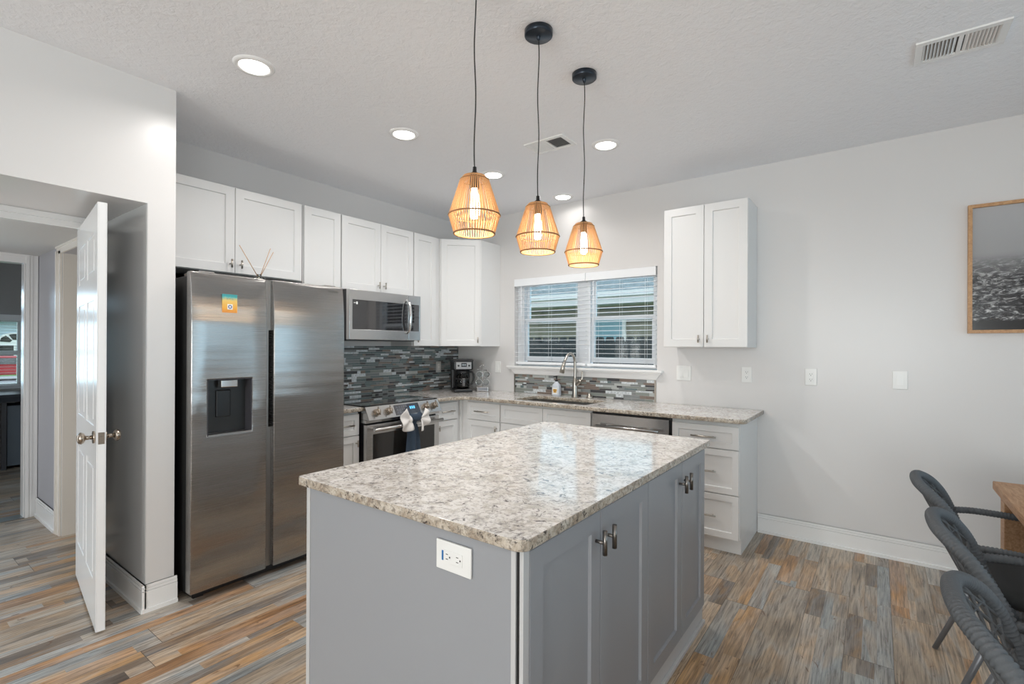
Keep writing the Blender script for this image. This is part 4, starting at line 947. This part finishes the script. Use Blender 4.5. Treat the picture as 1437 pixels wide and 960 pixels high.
# ------------------------------------------------------------------ desk in the far room
dk = thing('desk', 'dark desk under the far room window, seen through the hall', 'desk', (-4.0, -3.4, 0))
bm = B(); box(bm, -4.45, -3.85, -4.4, -2.85, .80, .83); mk('desk_top', bm, mat('black_desk_top', (.03, .035, .045), .3), dk)
bm = B(); box(bm, -4.43, -3.87, -4.38, -2.87, .745, .80); mk('apron', bm, mat('desk_apron', (.015, .02, .03), .4), dk)
for y in (-3.05, -2.87, -3.9):
    bm = B(); box(bm, -4.4, -3.9, y - .02, y + .02, 0, .745); mk('leg', bm, M_dark, dk)
tcab = B(); box(tcab, -4.35, -3.95, -3.02, -2.90, .03, .70); tag(mk('computer_tower', tcab, mat('grey_tower', (.12, .15, .18), .5), None, (-4.1, -2.96, .03), bevel=.004), 'grey computer tower under the far room desk', 'computer')

# ------------------------------------------------------------------ ceiling fixtures
def can(x, y, label, power=1):
    t = thing('recessed_light', label, 'ceiling light', (x, y, CZ), 'round recessed ceiling lights')
    bm = B(); lathe(bm, [(.066, -.004), (.072, -.010), (.088, -.008), (.094, -.0005)], (x, y, CZ), 40); mk('trim_ring', bm, M_trim, t)
    bm = B(); lathe(bm, [(0, -.017), (.045, -.015), (.062, -.010), (.067, -.004)], (x, y, CZ), 40); mk('lens', bm, M_lens, t)
    l = area('recessed_light_lamp', (x, y, CZ - .020), (0, 0, -1), .12, .12, CAN_POWER * power, WARM, 160, 'DISK')
can(1.320, -2.902, 'recessed light nearest the hallway pier')
can(1.317, -1.946, 'recessed light above the aisle before the microwave')
can(1.312, -1.019, 'recessed light just behind the nearest pendant, toward the corner')
can(2.296, -1.029, 'recessed light right of the square ceiling vent')
can(1.467, -.193, 'small recessed light closest to the window wall', .12)
can(4.9, -4.9, 'unseen recessed light added over the dining side, behind the camera')  # this and the next two are unseen, added to light the room
can(2.3, -5.6, 'unseen recessed light added behind the camera, toward the passage wall')
can(3.7, -7.6, 'unseen recessed light added near the added rear window')
def vent(x0, x1, y0, y1, label, halfopen):
    t = thing('ceiling_vent', label, 'air vent', ((x0 + x1) / 2, (y0 + y1) / 2, CZ), 'white ceiling vents')
    F = Fr((0, 0, 0), (1, 0, 0), (0, 0, 0)); m_ = .028; xm = (x0 + x1) / 2
    bm = B()
    for a in ((x0, x1, y0, y0 + m_), (x0, x1, y1 - m_, y1), (x0, x0 + m_, y0 + m_, y1 - m_), (x1 - m_, x1, y0 + m_, y1 - m_), (xm - .008, xm + .008, y0 + m_, y1 - m_)): box(bm, *a, CZ - .009, CZ - .0005)
    mk('frame', bm, M_trim, t, bevel=.001)
    bm = B(); box(bm, x0 + m_, x1 - m_, y0 + m_, y1 - m_, CZ - .0015, CZ - .0008); mk('cavity_shade', bm, M_ventdark, t)  # flat dark sheet standing in for the shade inside the duct
    bm = B(); n = 20
    for i in range(n):
        a = x0 + m_ + (x1 - x0 - 2 * m_) * (i + .5) / n
        if abs(a - xm) < .009: continue
        s_ = .0052 if a > xm else -.0052
        s_ = -s_
        hexa(bm, [Vector(p) for p in ((a - s_ - .0007, y0 + m_, CZ - .010), (a - s_ + .0007, y0 + m_, CZ - .010), (a - s_ + .0007, y1 - m_, CZ - .010), (a - s_ - .0007, y1 - m_, CZ - .010),
                                      (a + s_ - .0007, y0 + m_, CZ - .002), (a + s_ + .0007, y0 + m_, CZ - .002), (a + s_ + .0007, y1 - m_, CZ - .002), (a + s_ - .0007, y1 - m_, CZ - .002))])
    mk('louvers', bm, M_trim, t)
vent(1.846, 2.150, -1.357, -1.160, 'square white ceiling vent behind the pendant cords', 0)
vent(3.915, 4.228, -1.233, -1.020, 'long white ceiling vent at the upper right', 0)

# pendants
def pendant():
    t = thing('pendant_light', 'x', 'pendant light', (0, 0, CZ), 'three woven jute pendant lights over the island')
    bm = B(); lathe(bm, [(0, -.026), (.058, -.026), (.061, -.023), (.061, -.0006), (0, -.0006)], (0, 0, CZ), 40); lathe(bm, [(0, -.044), (.007, -.042), (.009, -.026)], (0, 0, CZ), 14); mk('canopy', bm, M_canopy, t)
    bm = B(); P = [(.0022 * math.sin(i * 1.1), .0022 * math.cos(i * .8), CZ - .04 - i * (CZ - .04 - 2.02) / 12) for i in range(13)]; P[-1] = (0, 0, 2.02); P[0] = (0, 0, CZ - .04); tube(bm, smoothpath(P, 3), .0024, 8); mk('cord', bm, M_cord, t)
    bm = B(); lathe(bm, [(0, 2.034), (.007, 2.034), (.008, 2.016), (.020, 2.008), (.022, 2.000), (0, 2.000)], (0, 0, 0), 20); lathe(bm, [(0, 2.0), (.017, 2.0), (.017, 1.955), (0, 1.955)], (0, 0, 0), 16); mk('socket', bm, M_black, t)
    prof = [(.020, 2.004), (.040, 2.000), (.052, 1.985), (.092, 1.858), (.073, 1.793)]
    bm = B(); n = 54
    for i in range(n):
        a0 = 2 * math.pi * i / n
        da = random.uniform(-.012, .012)
        pts = [((r + random.uniform(-.0006, .0006)) * math.cos(a0 + da), (r) * math.sin(a0 + da), z) for r, z in prof]
        mid = []
        for p_, q_ in zip(pts, pts[1:]): mid += [p_]
        mid.append(pts[-1]); tube(bm, mid, [.0011, .0015, .0018, .0025, .0023], 5, cap=False)
    sh = mk('shade', bm, M_jute, t)
    for r, z, q in ((.0935, 1.858, .0030), (.074, 1.792, .0034), (.052, 1.986, .002)):
        bm = B(); tube(bm, [(r * math.cos(2 * math.pi * i / 40), r * math.sin(2 * math.pi * i / 40), z) for i in range(40)], q, 8, True); mk('ring', bm, M_jutedark, sh)
    bm = B(); lathe(bm, [(0, 1.845), (.012, 1.848), (.019, 1.862), (.019, 1.89), (.016, 1.93), (.012, 1.955)], (0, 0, 0), 20); mk('bulb', bm, M_bulb, t)
    return t
pn = pendant()
PP = [(2.600, -2.730, 'nearest woven jute pendant light, its canopy above the frame'), (2.595, -2.306, 'middle woven jute pendant light over the island'), (2.592, -1.885, 'farthest woven jute pendant light over the island')]
for i, (x, y, lb_) in enumerate(PP):
    if i == 0: pn.location = (x, y, CZ); pn['label'] = lb_
    else: dup(pn, (x, y, CZ), lb_)
    l = bpy.data.lights.new('pendant_lamp', 'POINT'); l.energy = 2.3; l.color = (1, .80, .56); l.shadow_soft_size = .025
    o = bpy.data.objects.new('pendant_lamp', l); C.objects.link(o); o.location = (x, y, 1.832)

# ------------------------------------------------------------------ picture
pc = thing('framed_seascape', 'framed black and white seascape photograph on the back wall', 'picture', (4.62, 0, 1.474))
p0, p1, pz0, pz1 = 4.221, 5.02, 1.474, 2.252
bm = B(); holed(bm, FB, [p0, p0 + .020, p1 - .020, p1], [pz0, pz0 + .020, pz1 - .020, pz1], {(1, 1)}, .001, .030); mk('frame', bm, M_framew, pc, bevel=.001)
M_sea = mat('seascape_print', (.4, .4, .4), .18, 0, .5); k = N(M_sea); g = k.n('ShaderNodeNewGeometry'); sp = k.n('ShaderNodeSeparateXYZ'); k.l(g.outputs['Position'], sp.inputs[0])
z_ = k.math('DIVIDE', k.math('SUBTRACT', sp.outputs[2], pz0), pz1 - pz0)
wv1 = k.noise(k.coord((1, 1, 2.6), 'World'), 15, 8, .68, 1.6)
sea = k.ramp(wv1, [(.40, (.012, .012, .014)), (.50, (.07, .07, .075)), (.56, (.25, .25, .25)), (.66, (.62, .62, .62))])
haze = k.ramp(z_, [(.42, (0, 0, 0)), (.60, (1, 1, 1))]); skyc = k.ramp(z_, [(.55, (.24, .24, .245)), (.62, (.34, .34, .345)), (.95, (.44, .44, .45))])
col = k.mix(haze, sea, skyc); edge = k.ramp(k.math('ADD', z_, k.math('MULTIPLY', wv1, .06)), [(.125, (0, 0, 0)), (.145, (1, 1, 1))]); k.base(k.mix(edge, (.012, .012, .013), col))
bm = B(); fbox(bm, FB, p0 + .018, p1 - .018, pz0 + .018, pz1 - .018, .004, .012); mk('print', bm, M_sea, pc)

# ------------------------------------------------------------------ dining table and chairs
tb = thing('dining_table', 'rustic pine dining table at the right edge', 'table', (4.7, -1.9, 0))
bm = B(); box(bm, 4.217, 5.15, -3.36, -.875, .722, .76); mk('table_top', bm, M_tablew, tb, bevel=.004)
bm = B(); box(bm, 4.29, 5.08, -3.29, -.95, .69, .7215); mk('apron', bm, M_tablew, tb)
for (x, y) in ((4.238, -1.005), (5.05, -1.005), (4.238, -3.30), (5.05, -3.30)):
    bm = B(); box(bm, x, x + .085, y, y + .085, 0, .7215); mk('leg', bm, M_tablew, tb, bevel=.004)
def rope(bm, pts, r, n=12, closed=False, pitch=.0115):
    P = [Vector(p) for p in pts]; L = len(P) if closed else len(P) - 1; seg = [(P[i], P[(i + 1) % len(P)]) for i in range(L)]
    tot = sum((b - a).length for a, b in seg); N_ = int(tot / pitch * 3); out, rs = [], []
    d, si, acc = tot / N_, 0, 0.0
    for q in range(N_ if closed else N_ + 1):
        t_ = q * d
        while si < L - 1 and acc + (seg[si][1] - seg[si][0]).length < t_: acc += (seg[si][1] - seg[si][0]).length; si += 1
        a, b = seg[si]; out.append(a + (b - a) * min(1, (t_ - acc) / max(1e-9, (b - a).length))); rs.append(r * (1.0 if q % 3 else .80))
    tube(bm, out, rs, n, closed)
def chair():
    t = thing('dining_chair', 'x', 'chair', (0, 0, 0), 'charcoal rope dining chairs beside the pine table')
    # rim in right half, mirrored
    H = [(-.295, 0, .826), (-.290, .085, .824), (-.268, .155, .810), (-.232, .208, .780), (-.198, .240, .735), (-.170, .260, .678), (-.142, .267, .600), (-.105, .262, .520), (-.060, .248, .452)]
    R_ = smoothpath([(x, -y, z) for x, y, z in H[::-1]][:-1] + H, 4)
    bm = B(); rope(bm, R_, .0200, 14); mk('back_frame', bm, M_rope, t)
    hp = smoothpath(H, 6); zs = lambda f_: hp[min(len(hp) - 1, int(f_ * (len(hp) - 1)))]
    def Sf(u, v):
        zt = .810 - (.810 - .455) * v; e = min(hp, key=lambda p: abs(p.z - zt)); tx = -.288 + .18 * v ** 1.1
        return Vector((e.x + (tx - e.x) * (1 - u * u), u * (e.y - .004), zt))
    bm = B(); n = 10
    for s_ in (-1, 1):
        for i in range(-n, n):
            pts = []
            for j in range(13):
                v = j / 12; u = (i + .5) / n * 2 * .95 + s_ * v * 1.0
                if -1 <= u <= 1: pts.append(Sf(u, v))
            if len(pts) > 2: tube(bm, pts, .0046, 5)
    for j in range(1, 6):
        tube(bm, [Sf(u / 6, j / 6) for u in range(-6, 7)], .0034, 5)
    mk('woven_back', bm, M_net, t)
    for s_ in (-1, 1):
        bm = B(); P = smoothpath([(-.178, s_ * .262, .645), (-.08, s_ * .278, .655), (.08, s_ * .285, .650), (.22, s_ * .283, .640), (.272, s_ * .280, .610), (.285, s_ * .272, .53), (.270, s_ * .250, .445)], 5); rope(bm, P, .0150, 12); mk('armrest', bm, M_rope, t)
    bm = B(); P = smoothpath([(-.05, -.245, .44), (.10, -.262, .44), (.265, -.25, .44), (.29, 0, .44), (.265, .25, .44), (.10, .262, .44), (-.05, .245, .44), (-.075, 0, .44)], 5, True); rope(bm, P, .016, 10, True); mk('seat_frame', bm, M_rope, t)
    bm = B(); rows = []
    vb = []
    for (z, a) in ((.438, .015), (.448, .0), (.478, .0), (.492, .012), (.496, .05)):
        ring = []
        for i in range(40):
            th = 2 * math.pi * i / 40; cx, sy = math.cos(th), math.sin(th); e = .35
            ring.append(bm.verts.new((.105 + (.185 - a) * math.copysign(abs(cx) ** e, cx), (.240 - a) * math.copysign(abs(sy) ** e, sy), z)))
        vb.append(ring)
    face(bm, vb[0][::-1]); face(bm, vb[-1])
    for A_, B_ in zip(vb, vb[1:]):
        for i in range(40):
            f_ = face(bm, [A_[i], A_[(i + 1) % 40], B_[(i + 1) % 40], B_[i]])
            if f_: f_.smooth = True
    cs = mk('seat_cushion', bm, M_cushion, t)
    bm = B(); tube(bm, [(.12, -.226, .4975), (.112, 0, .4985), (.12, .226, .4975)], .003, 6); mk('piping', bm, M_black, cs)
    for s_ in (-1, 1):
        for (a, b) in (((-.05, s_ * .225, .435), (-.212, s_ * .262, .0)), ((.255, s_ * .235, .435), (.30, s_ * .262, .0))):
            bm = B(); tube(bm, [a, b], [.0125, .0105], 12); mk('leg', bm, M_graymetal, t)
    return t
ch = chair()
for i, (x, y, lb_) in enumerate(((4.208, -1.360, 'farthest charcoal rope armchair at the pine table, nearest the back wall'), (4.222, -1.985, 'middle charcoal rope armchair at the pine table'), (4.214, -2.600, 'nearest charcoal rope armchair, cut by the lower right frame edge'))):
    if i == 0: ch.location = (x, y, 0); ch['label'] = lb_
    else: dup(ch, (x, y, 0), lb_)
